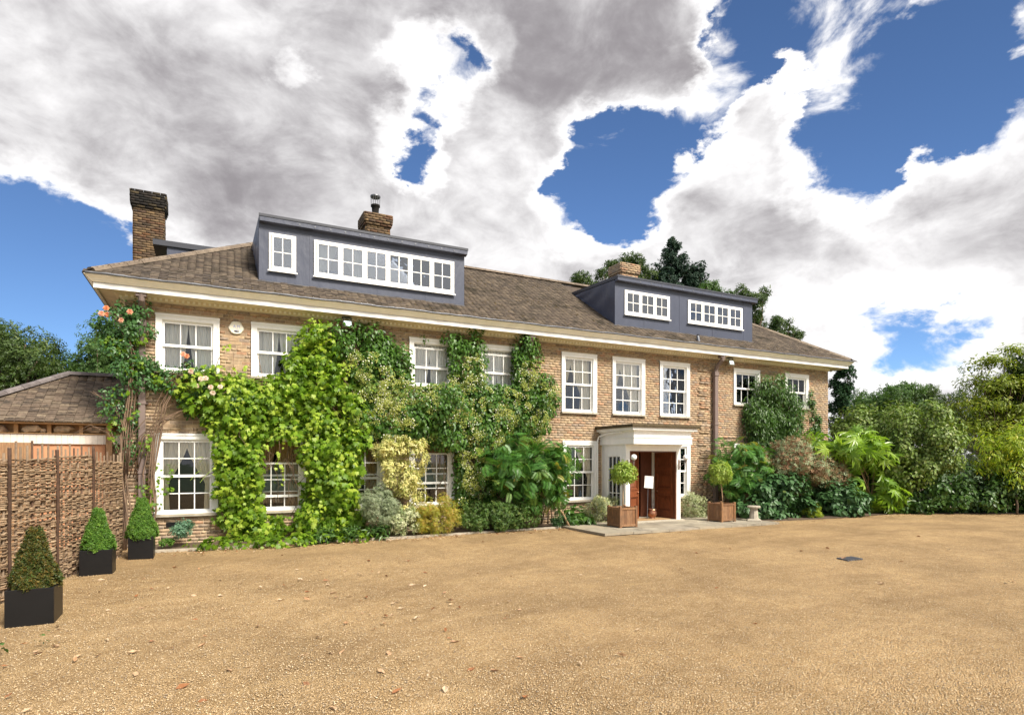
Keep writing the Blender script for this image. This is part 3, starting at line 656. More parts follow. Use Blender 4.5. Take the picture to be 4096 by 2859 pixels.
for (x, w), cu, dr_ in zip(LOW, ['LR', 'OP', 'OP', 'OP', 'lR', 'R', 'R', 'R'], [0, .5, .1, .25, 0, 0, 0, 0]): window(x, .70, w, 2.48, 2, 2, cu, drop=dr_)
def casement(x0, x1, z0, z1, n, openings=(), ncurt=()):
    w = x1-x0; h = z1-z0; mb = MB()
    fr = .04; mb.box(0, -.03, 0, w, .08, fr); mb.box(0, -.03, h-fr, w, .08, h); mb.box(0, -.03, fr, fr, .08, h-fr); mb.box(w-fr, -.03, fr, w, .08, h-fr)
    cw = (w-2*fr)/n
    for i in range(1, n): mb.box(fr+cw*i-.015, -.03, fr, fr+cw*i+.015, .08, h-fr)
    mb.box(-.03, -.07, -.03, w+.03, -.031, .0)
    f = put('window', mb.mesh('window', M_WHITE), Matrix.Translation((x0, DY-.01, z0)), house)
    for i in range(n):
        xx = x0+fr+cw*i+.017; zz = z0+fr+.005; ww = cw-.034; hh = h-2*fr-.01
        sash(f, xx, DY-.055 if i in openings else DY-.04, zz, ww, hh, 2, 2, M_GLASS2, 'casement')
        if i in ncurt:
            me = curtain(ww, hh, -1 if (i % 2 == 0) else 1, .8, mat=M_NET, full=.95, narrow=.45, amp=.02, n=20, m_=10)
            put('curtain', me, Matrix.Translation((xx, DY+.12, zz)), f)
    return f
casement(*DW1[0], 1); casement(*DW1[1], 6, (2,), (0, 1, 4, 5)); casement(*DW2[0], 3, (), (0, 2)); casement(*DW2[1], 4, (), ())

# downpipes
def downpipe(x, zt, zb_, fat=.055, lower=None):
    mb = MB(); mb.tube([(x+.02, -.42, 5.46), (x+.02, -.40, 5.30), (x, -.2, 5.12), (x, -.13, 5.0), (x, -.12, 4.9)], fat, 8)
    mb.box(x-fat-.02, -.19, 4.78, x+fat+.02, -.03, 4.92); mb.box(x-fat, -.17, zb_, x+fat, -.05, 4.78)
    for z in (3.1, 1.6): mb.box(x-fat-.015, -.185, z, x+fat+.015, -.045, z+.07); mb.box(x-fat-.05, -.06, z+.01, x+fat+.05, -.02, z+.05)
    mb.box(x-.09, -.46, 5.36, x+.11, -.3, 5.46)
    return mb.build('downpipe', M_PIPE, house, bevel=.008)
downpipe(15.47, 5, .1, .075); downpipe(-1.30, 5, .1, .065)
MB().box(8.06,-.46,5.36,8.26,-.3,5.46).tube([(8.16,-.38,5.38),(8.16,-.34,5.2),(8.16,-.2,5.02),(8.16,-.12,4.9)], .07, 8).build('downpipe', M_PIPE, house)

# ------------------------------------------------------------ porch
porch = MB()
PX0, PX1, PY = 10.84, 12.92, -1.19
porch.box(PX0, PY, .1, PX0+.15, PY+.2, 2.37); porch.box(PX1-.15, PY, .1, PX1, PY+.2, 2.37); porch.box(PX0+.15, PY, 2.18, PX1-.15, PY+.2, 2.37)
# left side wall with glazed opening
porch.box(PX0, -.35, .1, PX0+.1, 0, 2.37).box(PX0, PY+.2, .1, PX0+.1, -.93, 2.37).box(PX0, -.93, .1, PX0+.1, -.35, .55).box(PX0, -.93, 2.03, PX0+.1, -.35, 2.37)
porch.box(PX1-.1, PY+.2, .1, PX1, 0, 2.37)
porch.box(PX0-.03, PY-.03, 2.3, PX1+.03, PY-.001, 2.369)
pr = porch.build('porch', M_WHITE, house)
MB().box(PX0-.08, -1.67, 2.37, PX1+.02, 0, 2.55).box(PX0-.10, -1.69, 2.55, PX1+.04, 0, 2.575).box(PX0-.06, -1.65, 2.575, PX1+.0, 0, 2.73).build('frieze', M_WHITE, pr)
MB().box(PX0-.12, -1.72, 2.73, PX1+.05, 0, 2.765).box(PX0-.2, -1.78, 2.765, PX1+.12, 0, 2.845).build('porch_cornice', M_WHITE, pr)
MB().box(PX0-.27, -1.85, 2.845, PX1+.2, 0, 2.93).build('porch_roof', M_SOOT, pr, bevel=.012)
MB().box(PX0+.02, -1.64, 2.36, PX1-.02, PY-.002, 2.369).build('porch_soffit', M_CREAM, pr)
gb = MB()
for i in range(4): gb.box(PX0-.005, -.93+.58/3*i-.012, .55, PX0+.03, -.93+.58/3*i+.012, 2.03)
for z in (.56, .93, 1.30, 1.66, 2.02): gb.box(PX0-.003, -.93, z-.012, PX0+.028, -.35, z+.012)
gb.box(PX0-.02, -1.0, .5, PX0-.002, -.28, .55).box(PX0-.02, -1.0, 2.03, PX0-.002, -.28, 2.08).box(PX0-.02, -1.0, .55, PX0-.002, -.945, 2.03).box(PX0-.02, -.335, .55, PX0-.002, -.28, 2.03)
gb.build('side_light', M_WHITE, pr)
for i in range(3):
    for j in range(4): MB().box(PX0+.01, -.93+.58/3*i+.014, .56+.365*j+.014, PX0+.015, -.93+.58/3*(i+1)-.014, .56+.365*(j+1)-.014).build('pane', M_GLASS, pr)
MB().box(PX0-.05, -1.27, .04, PX1+.1, .0, .105).build('threshold', M_STONE, pr, bevel=.01)
MB().tube([(PX0-.14,-1.2,2.72),(PX0-.16,-.5,2.70),(PX0-.2,-.12,2.62),(PX0-.22,-.06,2.45),(PX0-.22,-.06,.2)], .022, 6).build('drain_pipe', M_WHITE, pr)
MB().box(PX0+.15,PY+.02,2.15,PX1-.15,PY+.14,2.178).box(PX0+.151,PY+.02,.105,PX0+.185,PY+.14,2.15).box(PX1-.185,PY+.02,.105,PX1-.151,PY+.14,2.15).build('door_frame', M_MAHOG2, pr)
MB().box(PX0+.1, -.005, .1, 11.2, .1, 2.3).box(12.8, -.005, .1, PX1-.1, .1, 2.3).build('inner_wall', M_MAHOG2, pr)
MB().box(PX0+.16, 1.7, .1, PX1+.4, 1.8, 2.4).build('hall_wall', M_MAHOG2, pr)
MB().box(12.30, -.06, .11, 12.745, -.02, 2.2).build('inner_door', M_MAHOG2, house)
MB().box(12.75, -.07, .11, 12.819, -.01, 2.2).build('inner_post', M_CREAM, pr)
MB().box(12.56, -.068, 1.16, 12.66, -.061, 1.30).build('lock_plate', M_BRASS, pr)
def doorleaf(hx, hy, ang, mirror):
    w = .88; hgt = 2.04; mb = MB(); mb.box(0, .01, 0, w, .045, hgt)
    st = .11; rails = [(0, .2), (.72, .9), (1.42, 1.56), (1.93, hgt)]
    mb.box(0, -.018, 0, st, .0095, hgt); mb.box(w-st, -.018, 0, w, .0095, hgt)
    for a, b in rails: mb.box(st, -.018, a, w-st, .0095, b)
    me = mb.mesh('front_door', M_MAHOG)
    Mx = Matrix.Translation((hx, hy, .11)) @ Matrix.Rotation(ang, 4, 'Z') @ Matrix.Diagonal((-1 if mirror else 1, 1, 1, 1))
    dr_ = put('front_door', me, Mx, house)
    for a, b in ((.2, .72), (.9, 1.42), (1.56, 1.93)):
        pm = MB(); x0, x1 = st, w-st
        for k, (i_, yy) in enumerate(((0, -.036), (.03, -.012))):
            pm.box(x0+i_, yy, a+i_, x0+i_+.028, .009, b-i_); pm.box(x1-i_-.028, yy, a+i_, x1-i_, .009, b-i_)
            pm.box(x0+i_+.028, yy, a+i_, x1-i_-.028, .009, a+i_+.028); pm.box(x0+i_+.028, yy, b-i_-.028, x1-i_-.028, .009, b-i_)
        pm.box(x0+.1, -.002, a+.1, x1-.1, .009, b-.1)
        put('door_panel', pm.mesh('door_panel', M_MAHOG), Mx, dr_)
    kb = MB(); kb.lathe((0, 0, 0), [(.03,0),(.034,.01),(.012,.015),(.012,.03),(.035,.045),(.035,.06),(.015,.07)], 12)
    put('knob', kb.mesh('knob', M_COPPER, True), Mx @ Matrix.Translation((w-.15, 0, .82)) @ Matrix.Rotation(R(90), 4, 'X'), dr_)
    hm = MB()
    for z in (.15, .7, 1.25, 1.8): hm.box(-.02, .046, z, .0, .06, z+.12); hm.box(.002, -.004, z, .05, -.0005, z+.1) if 0 else None
    put('hinge', hm.mesh('hinge', M_BRASS), Mx, dr_)
doorleaf(12.77, -1.10, R(-88), True)
doorleaf(11.00, -1.10, R(32), False)
hg = MB()
for z in (.25, .8, 1.35, 1.9): hg.box(12.738, -1.17, z, 12.742, -1.13, z+.11)
hg.build('hinge', M_BRASS, pr)

vx = 14.330
MB().tube([(vx, -.52, 5.70), (vx, -.46, 5.98), (vx+.03, -.44, 6.0)], [.05, .05, .055], 8).box(vx-.09, -.6, 5.68, vx+.09, -.42, 5.73).build('lead_outlet', M_LEAD, house)

# ------------------------------------------------------------ outbuilding on the left
ob = thing('outbuilding', 'low outbuilding with hipped brown tile roof, rubble stones under the eaves and white boarding', 'outbuilding', (-3.5, 1.5, 0))
OY = .55; OX1 = HX0-.01; OX0 = -9.4
w0 = MB().box(OX0, OY, 0, -2.05, OY+.12, 2.24).build('wall', M_TERRA, ob)
MB().box(OX0, OY+.12, 0, OX1, 4.0, 2.7).build('back_wall', M_FARB, ob)
cl = MB().box(OX0, OY-.03, 2.24, OX1, OY+.1, 2.455).build('boarding', M_MORTAR, ob)
Ms = [np.array(aff(x+.055, OY-.035, 2.347, .104, .016, .205)) for x in np.arange(-6.5, OX1-.1, .108)]
pieces('board', BOX, Ms, M_CLAD, cl)
MB().box(OX0, OY-.07, 2.455, OX1, OY+.1, 2.47).build('ledge_board', M_PINE, ob)
MB().box(OX0, OY+.1, 2.47, OX1, OY+.14, 2.68).build('eaves_back', M_PINE, ob)
pm = MB()
for x in np.arange(-6.4, OX1, .52): Mq = pm.box(x, OY-.05, 2.472, x+.07, OY+.1, 2.655)
pieces('bracket', BOX, [np.array(aff(x, OY+.02, 2.563, .07, .14, .18)) for x in np.arange(-6.4, OX1, .56)], M_PINE, ob)
rk = ([], [])
def rockT(seed):
    r = np.random.default_rng(seed); vs = []; fs = []; nu, nv = 7, 5
    for j in range(1, nv):
        ph = math.pi*j/nv
        for i in range(nu):
            th = 2*math.pi*i/nu; q = .5*(1+r.uniform(-.16, .16)); vs.append((q*math.sin(ph)*math.cos(th), q*math.sin(ph)*math.sin(th), q*math.cos(ph)))
    a = len(vs); vs += [(0, 0, .45), (0, 0, -.45)]
    for j in range(nv-2):
        for i in range(nu): fs.append((j*nu+i, (j+1)*nu+i, (j+1)*nu+(i+1) % nu, j*nu+(i+1) % nu))
    for i in range(nu): fs.append((a, i, (i+1) % nu)); fs.append((a+1, (nv-2)*nu+(i+1) % nu, (nv-2)*nu+i))
    return vs, fs
for k, x in enumerate(np.arange(-6.15, OX1-.1, .56)):
    pieces('rubble_stone', rockT(k), [np.array(aff(x, OY-.0, 2.562, .36, .2, .175, random.uniform(-.3, .3), random.uniform(-.2, .2)))]+([np.array(aff(x+.2, OY+.03, 2.53, .14, .12, .1))] if k % 2 else []), M_ROCK, ob)
MB().box(OX0, OY-.24, 2.66, OX1, OY-.14, 2.70).box(OX0, OY-.14, 2.655, OX1, OY+.14, 2.68).build('gutter_board', M_PINE, ob)
MB().box(OX0, OY-.26, 2.7, OX1, OY-.16, 2.715).build('gutter', M_CLAD, ob)
EY = OY-.27; PT2 = .65; RY2 = 2.15; RZ2 = 2.7+PT2*(RY2-EY); HXr = -3.0
z2 = 2.69
orf = MB().add([(HXr-(RY2-EY)-.05, EY, z2), (OX1, EY, z2), (OX1, RY2, RZ2-.03), (HXr, RY2, RZ2-.03), (OX1, 2*RY2-EY, z2), (HXr-(RY2-EY), 2*RY2-EY, z2)], [(0,1,2,3),(0,3,5),(3,2,4,5)]).build('roof', M_TILE2, ob)
sl2 = math.atan(PT2); Ms = []; M2 = []
for r in range(int((RY2-EY)/math.cos(sl2)/.098)+1):
    y0 = EY-.02+r*.098*math.cos(sl2); z0 = 2.71+r*.098*math.sin(sl2); x = HXr-(RY2-y0)+(.08 if r % 2 else 0)
    while x < OX1-.05:
        Ms.append(np.array(aff(x+.08, y0, z0+random.uniform(-.006, .006), .158, .18, .014, sl2-.07+random.uniform(-.05, .05), random.uniform(-.03, .03), random.uniform(-.03, .03)))); x += .165
    y = y0
    while y < 2*RY2-y0: M2.append(np.array(aff(HXr-(RY2-y0)-.02, y+.08, z0, .158, .18, .014, sl2-.07, 0, R(-90)))); y += .165
pieces('roof_tile', TILE, Ms, M_TILE2, orf, nmax=300, stuff='roof_tiles')
joined('roof_tiles', np.array(TILE[0]), TILE[1], np.array(M2), M_TILE2, orf, rng.random(len(M2)))['kind'] = 'stuff'
M_HIP2 = M_rand('grey_hip_tile', [(.17,.15,.15),(.13,.11,.105),(.2,.175,.17)], 0.85, 10, 0.4, 0.4, dark=(.35,.34,.33), dscale=9, dlo=.66, dhi=.72)
pieces('ridge_tile', HTT, hipline((HXr-(RY2-EY)-.05, EY-.05, 2.74), (HXr, RY2, RZ2+.03), 8, .24)+hipline((HXr, RY2, RZ2+.03), (OX1, RY2, RZ2+.03), 5, .24), M_HIP2, orf)
mo = [np.array(aff(rng.uniform(-6, OX1), *(lambda s_: (EY+s_*math.cos(sl2), 2.72+s_*math.sin(sl2)))(rng.uniform(.05, 2.0)), *(rng.uniform(.015, .05, 3)*np.array((1, .7, .5))))) for i in range(260)]
joined('roof_moss', np.array(OCT[0]), OCT[1], np.array(mo), M_rand('black_moss', [(.02,.017,.01),(.04,.035,.02)], .95, 40, .5, 0), orf, rng.random(len(mo)))['kind'] = 'stuff'
po = MB().box(-2.02, .38, 0, -1.90, .5, 2.68).build('timber_post', M_POST, bevel=.006)
tag(po, 'square brown timber post between the outbuilding and the house corner', 'post')
sb = MB().box(-5.2, .3, 0, -3.3, .34, 2.26).build('timber_hoarding', M_POST); tag(sb, 'dark timber boards behind the wattle screen below the white boarding', 'hoarding')

# ------------------------------------------------------------ wattle screen
fx = lambda y: -1.225+.232*y
FY = [-1.33, -2.66, -3.89, -5.15, -6.45]; FH = [1.86, 1.93, 1.93, 1.90]
wl = ['woven hazel hurdle nearest the house corner, behind the cone in the third black planter', 'woven hazel hurdle, second from the house, behind the middle topiary cone',
      'woven hazel hurdle, third from the house, between two dark posts', 'woven hazel hurdle at the left edge behind the brownish topiary']
up = []
rods = []
for s_ in range(10):
    mb = MB(); r = np.random.default_rng(s_); pts = []; ph = (s_ % 2)*math.pi; n_ = 26; br = r.uniform(.0085, .0135)
    for i in range(n_+1):
        u = i/n_; pts.append((.028*math.sin(ph+u*math.pi*9)+r.normal(0, .003), u, .012*math.sin(u*5+s_)+r.normal(0, .0045)))
    rods.append(mb.tube(pts, [br*(1.15-.5*i/n_)*(1+r.uniform(-.12, .12)) for i in range(n_+1)], 5).mesh('rod', M_ROD, True))
for k in range(4):
    ya, yb = FY[k], FY[k+1]; A = Vector((fx(ya), ya, 0)); B = Vector((fx(yb), yb, 0)); dv = B-A; ln = dv.length
    Q = dv.to_track_quat('Y', 'Z').to_matrix().to_4x4()
    h_ = thing('wattle_hurdle', wl[k], 'wattle fence', tuple((A+B)/2), 'woven hazel hurdles of the screen')
    for i in range(9):
        u = (i+.5)/9; p_ = A+dv*u; st = MB(); tt = FH[k]+.09+random.uniform(-.03, .1)+.05*math.sin(u*3)
        st.tube([(p_.x, p_.y, -.02), (p_.x+random.uniform(-.01, .01), p_.y, tt)], [.014, .016], 6).build('stake', M_STAKE, h_)
    z = .07
    while z < FH[k]+.03*math.sin(k*2):
        for sgm in range(2):
            me = random.choice(rods); sc = random.uniform(.92, 1.12); off = -.03 if sgm else random.uniform(.0, .5)*0
            fl = random.choice((1, -1)); zz = z+random.uniform(-.006, .006)+(.012 if sgm else 0)
            dz = random.uniform(-.03, .03)
            M4 = Matrix.Translation(A+Vector((0, 0, zz-dz/2))) @ Q @ Matrix.Rotation(dz/ln, 4, 'X') @ Matrix.Diagonal((fl, ln*1.03, 1, 1))
            if sgm == 0 or random.random() < .45: put('rod', me, M4, h_)
        z += random.uniform(.019, .025)
for k, y in enumerate(FY[1:4]):
    mb = MB(); x = fx(y)+.035; pts = [(x+random.uniform(-.008, .008), y+random.uniform(-.006, .006), z) for z in np.linspace(-.02, 2.14 if k == 0 else 2.05, 9)]
    o = mb.tube(pts, [.024+random.uniform(-.003, .004) for _ in pts], 7).build('fence_post', M_rand('dark_post%d' % k, [(.05,.028,.018),(.08,.045,.028)], .85, 14, .5, .5), smooth=True)
    tag(o, ['dark round fence post between the first and second hurdle from the house', 'dark round fence post between the second and third hurdle from the house', 'dark round fence post at the left edge beside the brownish topiary'][k], 'fence post', 'dark posts of the wattle screen')

# ------------------------------------------------------------ black planters and topiary (crowns added below)
def black_planter(x0, y0, x1, y1, h, label):
    t_ = thing('planter', label, 'planter', ((x0+x1)/2, (y0+y1)/2, 0), 'black square planters along the wattle screen')
    mb = MB(); w_ = .025; xc = (x0+x1)/2; yc = (y0+y1)/2; e = .018
    for a, b, c, d in ((x0, y0, x1, y0+w_), (x0, y1-w_, x1, y1), (x0, y0+w_, x0+w_, y1-w_), (x1-w_, y0+w_, x1, y1-w_)): mb.box(a, b, 0, c, d, h)
    mb.build('pot', M_BLACK, t_, bevel=.004)
    MB().box(x0+w_, y0+w_, 0, x1-w_, y1-w_, h-.05).build('soil', M_SOIL, t_)
POTS = [(-2.05, -6.78, -1.60, -6.30, .42), (-1.88, -3.51, -1.43, -3.06, .42), (-1.38, -1.86, -.96, -1.42, .42)]
for q, lb in zip(POTS, ['square black planter nearest the camera holding the brownish cone topiary', 'middle square black planter of the three, in front of the second hurdle', 'square black planter by the house corner downpipe']): black_planter(*q, lb)

# ------------------------------------------------------------ wooden planters with bay trees
def wood_planter(x, y, s, h, label):
    t_ = thing('wooden_planter', label, 'planter', (x+s/2, y+s/2, TZ), 'wooden planters either side of the porch'); z0 = TZ
    for a in (0, 1):
        for b in (0, 1):
            p_ = .07; xx = x+a*(s-p_); yy = y+b*(s-p_)
            MB().box(xx, yy, z0, xx+p_, yy+p_, z0+h+.035).build('corner_post', M_WOOD, t_, bevel=.006)
    for k in range(4):
        Mx = Matrix.Translation((x+s/2, y+s/2, z0)) @ Matrix.Rotation(k*math.pi/2, 4, 'Z'); hw = s/2; pl = (s-.14)/5
        me = MB().box(0, 0, 0, pl-.004, .018, h-.16).mesh('plank', M_WOOD) if k == 0 else me
        for i in range(5): put('plank', me, Mx @ Matrix.Translation((-hw+.07+pl*i+.002, -hw+.022, .1)), t_)
        if k == 0: rme = MB().box(-hw+.07, -hw+.006, h-.06, hw-.07, -hw+.05, h).mesh('rail', M_WOOD); rm2 = MB().box(-hw+.07, -hw+.008, .04, hw-.07, -hw+.05, .1).mesh('rail', M_WOOD)
        put('rail', rme, Mx, t_); put('rail', rm2, Mx, t_)
    MB().box(x+.05, y+.05, z0+.1, x+s-.05, y+s-.05, z0+h-.07).build('soil', M_SOIL, t_)
wood_planter(9.97, -2.08, .60, .56, 'square slatted wooden planter left of the porch')
wood_planter(13.62, -2.18, .58, .56, 'square slatted wooden planter right of the porch by the downpipe')

# stone pedestal
pd = thing('stone_pedestal', 'small weathered stone pedestal with square base right of the wooden planter', 'pedestal', (14.9, -2.2, TZ))
x, y = 14.88, -2.25
MB().lathe((x, y, TZ), [(.27,0),(.285,.03),(.26,.065),(.17,.075)], 4).build('base', M_STONE, pd, bevel=.01)
MB().lathe((x, y, TZ+.07), [(.135,0),(.13,.05),(.105,.3),(.11,.32)], 8).build('shaft', M_STONE, pd, smooth=False)
MB().lathe((x, y, TZ+.39), [(.12,0),(.19,.02),(.2,.05),(.18,.075),(.16,.07)], 12).build('top', M_STONE, pd)
# copper pot
cp = thing('copper_pot', 'round copper coal pot standing in the open doorway', 'pot', (12.18, -.75, .11))
MB().lathe((12.18, -.75, .11), [(.09,0),(.10,.02),(.075,.035),(.13,.09),(.155,.15),(.15,.2),(.12,.26),(.14,.3),(.13,.295),(.11,.25)], 20).build('body', M_COPPER, cp, smooth=True)
MB().tube([(12.08+.2*(k/8), -.86+.02*math.sin(k), .38+.05*math.sin(math.pi*k/8)) for k in range(9)], .01, 5).build('handle', M_SOOT, cp, smooth=True)
# sign on a stand
sg = thing('sign_stand', 'white framed notice on a thin pole in the doorway', 'sign', (12.02, -.85, .11))
x, y, z = 11.95, -.87, 1.07
MB().tube([(x-.03, y+.03, .12), (x-.01, y+.02, z)], .010, 6).lathe((x-.03, y+.03, .105), [(.1,0),(.1,.01),(.02,.02)], 12).build('pole', M_LEAD, sg)
Mq = Matrix.Translation((x, y, z)) @ Matrix.Rotation(R(-25), 4, 'Z') @ Matrix.Rotation(R(5), 4, 'Y') @ Matrix.Rotation(R(-8), 4, 'X')
put('frame', MB().box(-.135, 0, -.01, .135, .018, .36).mesh('frame', M_WHITE), Mq, sg)
put('notice', MB().box(-.11, -.004, .015, .11, -.001, .335).mesh('notice', M_simple('paper', (.86,.84,.84), .8, var=.01)), Mq, sg)
def text(s, size, mat, M, parent, name='lettering', ext=.0006):
    c_ = bpy.data.curves.new(name, 'FONT'); c_.body = s; c_.size = size; c_.align_x = 'CENTER'; c_.extrude = ext
    o_ = bpy.data.objects.new(name, c_); COL.objects.link(o_)
    bpy.context.view_layer.update()
    me = bpy.data.meshes.new_from_object(o_.evaluated_get(bpy.context.evaluated_depsgraph_get())); bpy.data.objects.remove(o_)
    me.materials.clear(); me.materials.append(mat); me.name = name
    return put(name, me, M, parent)
FACE = Matrix.Rotation(R(90), 4, 'X')
text('RECEPTION', .024, M_INK, Mq @ Matrix.Translation((0, -.005, .265)) @ FACE, sg)
dash = MB()
for zz, hw in ((.2, .045), (.172, .085), (.144, .07), (.118, .06), (.092, .02)): 
    xx = -hw
    while xx < hw: w_ = random.uniform(.01, .022); dash.box(xx, -.0055, zz, min(xx+w_, hw), -.0045, zz+.006); xx += w_+.005
put('small_print', dash.mesh('small_print', M_INK), Mq, sg)['kind'] = 'stuff'
# door mat
o = MB().box(11.1, -1.1, .106, 12.6, -.5, .125).build('door_mat', M_simple('coir', (.30,.19,.09), .95, var=.2, scale=60)); tag(o, 'brown coir mat inside the porch doorway', 'door mat')
# globe lamps
for x, lb in ((10.90, 'white globe lamp on an iron bracket left of the door'), (12.86, 'white globe lamp on an iron bracket right of the door')):
    t_ = thing('wall_lamp', lb, 'lamp', (x, PY, 1.8), 'globe lamps beside the door')
    MB().box(x-.03, PY-.012, 1.62, x+.03, PY-.001, 1.92).build('back_plate', M_PIPE, t_)
    MB().tube([(x, PY-.01, 1.86), (x, PY-.3, 1.86)], .009, 5).tube([(x, PY-.3, 1.62), (x, PY-.3, 1.88)], [.006, .02], 6).tube([(x, PY-.01, 1.68), (x, PY-.1, 1.73), (x, PY-.2, 1.79), (x, PY-.28, 1.85)], .007, 5).lathe((x, PY-.3, 1.88), [(.03,0),(.045,.02),(.03,.03)], 10).build('bracket', M_PIPE, t_)
    g = MB(); g.lathe((x, PY-.3, 1.99), [(.085*math.sin(math.pi*k/12)+.001, -.085*math.cos(math.pi*k/12)) for k in range(13)], 20).build('globe', M_GLOBE, t_, smooth=True)
# floodlights under the eaves
def flood(x, y, z, lb):
    t_ = thing('floodlight', lb, 'floodlight', (x, y, z), 'floodlights under the eaves')
    Mx = Matrix.Translation((x, y, z)) @ Matrix.Rotation(R(-18), 4, 'X')
    put('housing', MB().box(-.12, 0, -.09, .12, .07, .09).mesh('housing', M_STONE), Mx, t_)
    put('trim', MB().box(-.105, -.004, -.075, .105, -.0005, .075).mesh('trim', M_BLACK), Mx, t_)
    put('lens', MB().box(-.09, -.009, -.06, .09, -.0045, .06).mesh('lens', M_LENS), Mx, t_)
    put('arm', MB().box(-.1, .03, .09, -.08, .05, .16).box(.08, .03, .09, .10, .05, .16).box(-.1, .03, .16, .1, .2, .18).mesh('arm', M_LEAD), Matrix.Translation((x, y, z)), t_)
flood(3.05, -.27, 5.27, 'square floodlight under the eaves above the ivy, left of the middle'); flood(16.08, -.25, 5.27, 'square floodlight under the eaves right of the downpipe')
# alarm box
al = thing('alarm_box', 'cream hexagonal alarm box with blue letters on the brick wall', 'alarm box', (.55, 0, 4.95))
def hexa(s, y0, y1, mat, nm, par):
    pr_ = [(-.5,.02),(-.27,.42),(-.1,.46),(.1,.46),(.27,.42),(.5,.02),(.47,-.12),(.3,-.36),(.12,-.42),(-.12,-.42),(-.3,-.36),(-.47,-.12)]
    vs = [(.56+a*s, y0, 4.955+b*s) for a, b in pr_]+[(.56+a*s*.9, y1, 4.955+b*s*.9) for a, b in pr_]; n_ = 12
    return MB().add(vs, [tuple(range(n_-1, -1, -1)), tuple(range(n_, 2*n_))]+[(k, (k+1) % n_, (k+1) % n_+n_, k+n_) for k in range(n_)]).build(nm, mat, par)
M_ALM = M_simple('alarm_plastic', (.78,.74,.62), .4, var=.03)
hexa(.34, -.015, -.05, M_ALM, 'cover', al); hexa(.355, .0, -.0149, M_ALM, 'back_plate', al)
text('A M', .088, M_BLUE, Matrix.Translation((.565, -.0515, 4.955)) @ Matrix.Diagonal((.95, 1, 1.15, 1)) @ FACE, al)
text('ALARM', .016, M_BLUE, Matrix.Translation((.57, -.0515, 4.925)) @ FACE, al); text('MAINTENANCE', .014, M_BLUE, Matrix.Translation((.57, -.0515, 4.905)) @ FACE, al)
put('lens', MB().lathe((0, 0, 0), [(.06,0),(.055,.008),(.02,.014)], 20).mesh('lens', M_NAVY, True), Matrix.Translation((.565, -.048, 4.878)) @ Matrix.Rotation(R(90), 4, 'X') @ Matrix.Diagonal((1, .32, 1, 1)), al)
# small wall fittings
o = bx('meter_box', M_SOFFIT, None, 9.1, -.1, .5, 9.22, -.01, .66); tag(o, 'small grey meter box low on the wall beside the ground floor window', 'meter box')
o = bx('air_vent', M_BLACK, None, -.85, -.02, .42, -.55, .0, .52); tag(o, 'black air vent low in the brickwork under the left window', 'vent')
# drain grate
dg = thing('drain_grate', 'small iron drain grate set in the gravel on the right', 'drain', (10.9, -8.0, 0))
bx('pit', M_SOOT, dg, 10.70, -8.13, .0, 11.12, -7.87, .014)
for i in range(6): put('bar', shared('gbar', lambda: MB().box(-.018, -.14, .0, .018, .14, .026).mesh('bar', M_LEAD)), Matrix.Translation((10.72+.078*i, -8.0, 0.004)) @ Matrix.Rotation(R(-14), 4, 'Z'), dg)
# vase in the window, and books
vs_ = MB().lathe((10.25, .3, .74), [(.04,0),(.055,.06),(.05,.12),(.02,.2),(.03,.24)], 14).build('vase', M_simple('blue_glaze', (.12,.2,.34), .25), smooth=True); tag(vs_, 'blue patterned vase on the sill of the window left of the porch', 'vase')
bk = thing('row_of_books', 'row of pale books inside the vine-framed window', 'books', (1.5, .4, .75))
for i in range(13): put('book', shared('bk', lambda: MB().box(0, 0, 0, .04, .12, .2).mesh('book', M_rand('book_cloth', [(.5,.38,.25),(.35,.2,.12),(.6,.5,.4)], .7, 8, .2, 0))), Matrix.Translation((1.1+i*.058, .36, .86)) @ Matrix.Rotation(random.uniform(-.12, .12), 4, 'Y'), bk)
# gate railings at the far right
gt = thing('estate_railing', 'low pale metal railing at the right edge by the hedge foot', 'railing', (26.6, -4.4, 0))
for i in range(9): MB().tube([(26.3+.2*i, -4.3-.12*i, 0), (26.3+.2*i, -4.3-.12*i, .55)], .012, 5).build('bar', M_SOFFIT, gt)
MB().tube([(26.2, -4.25, .5), (28.1, -5.4, .5)], .014, 5).build('rail', M_SOFFIT, gt)

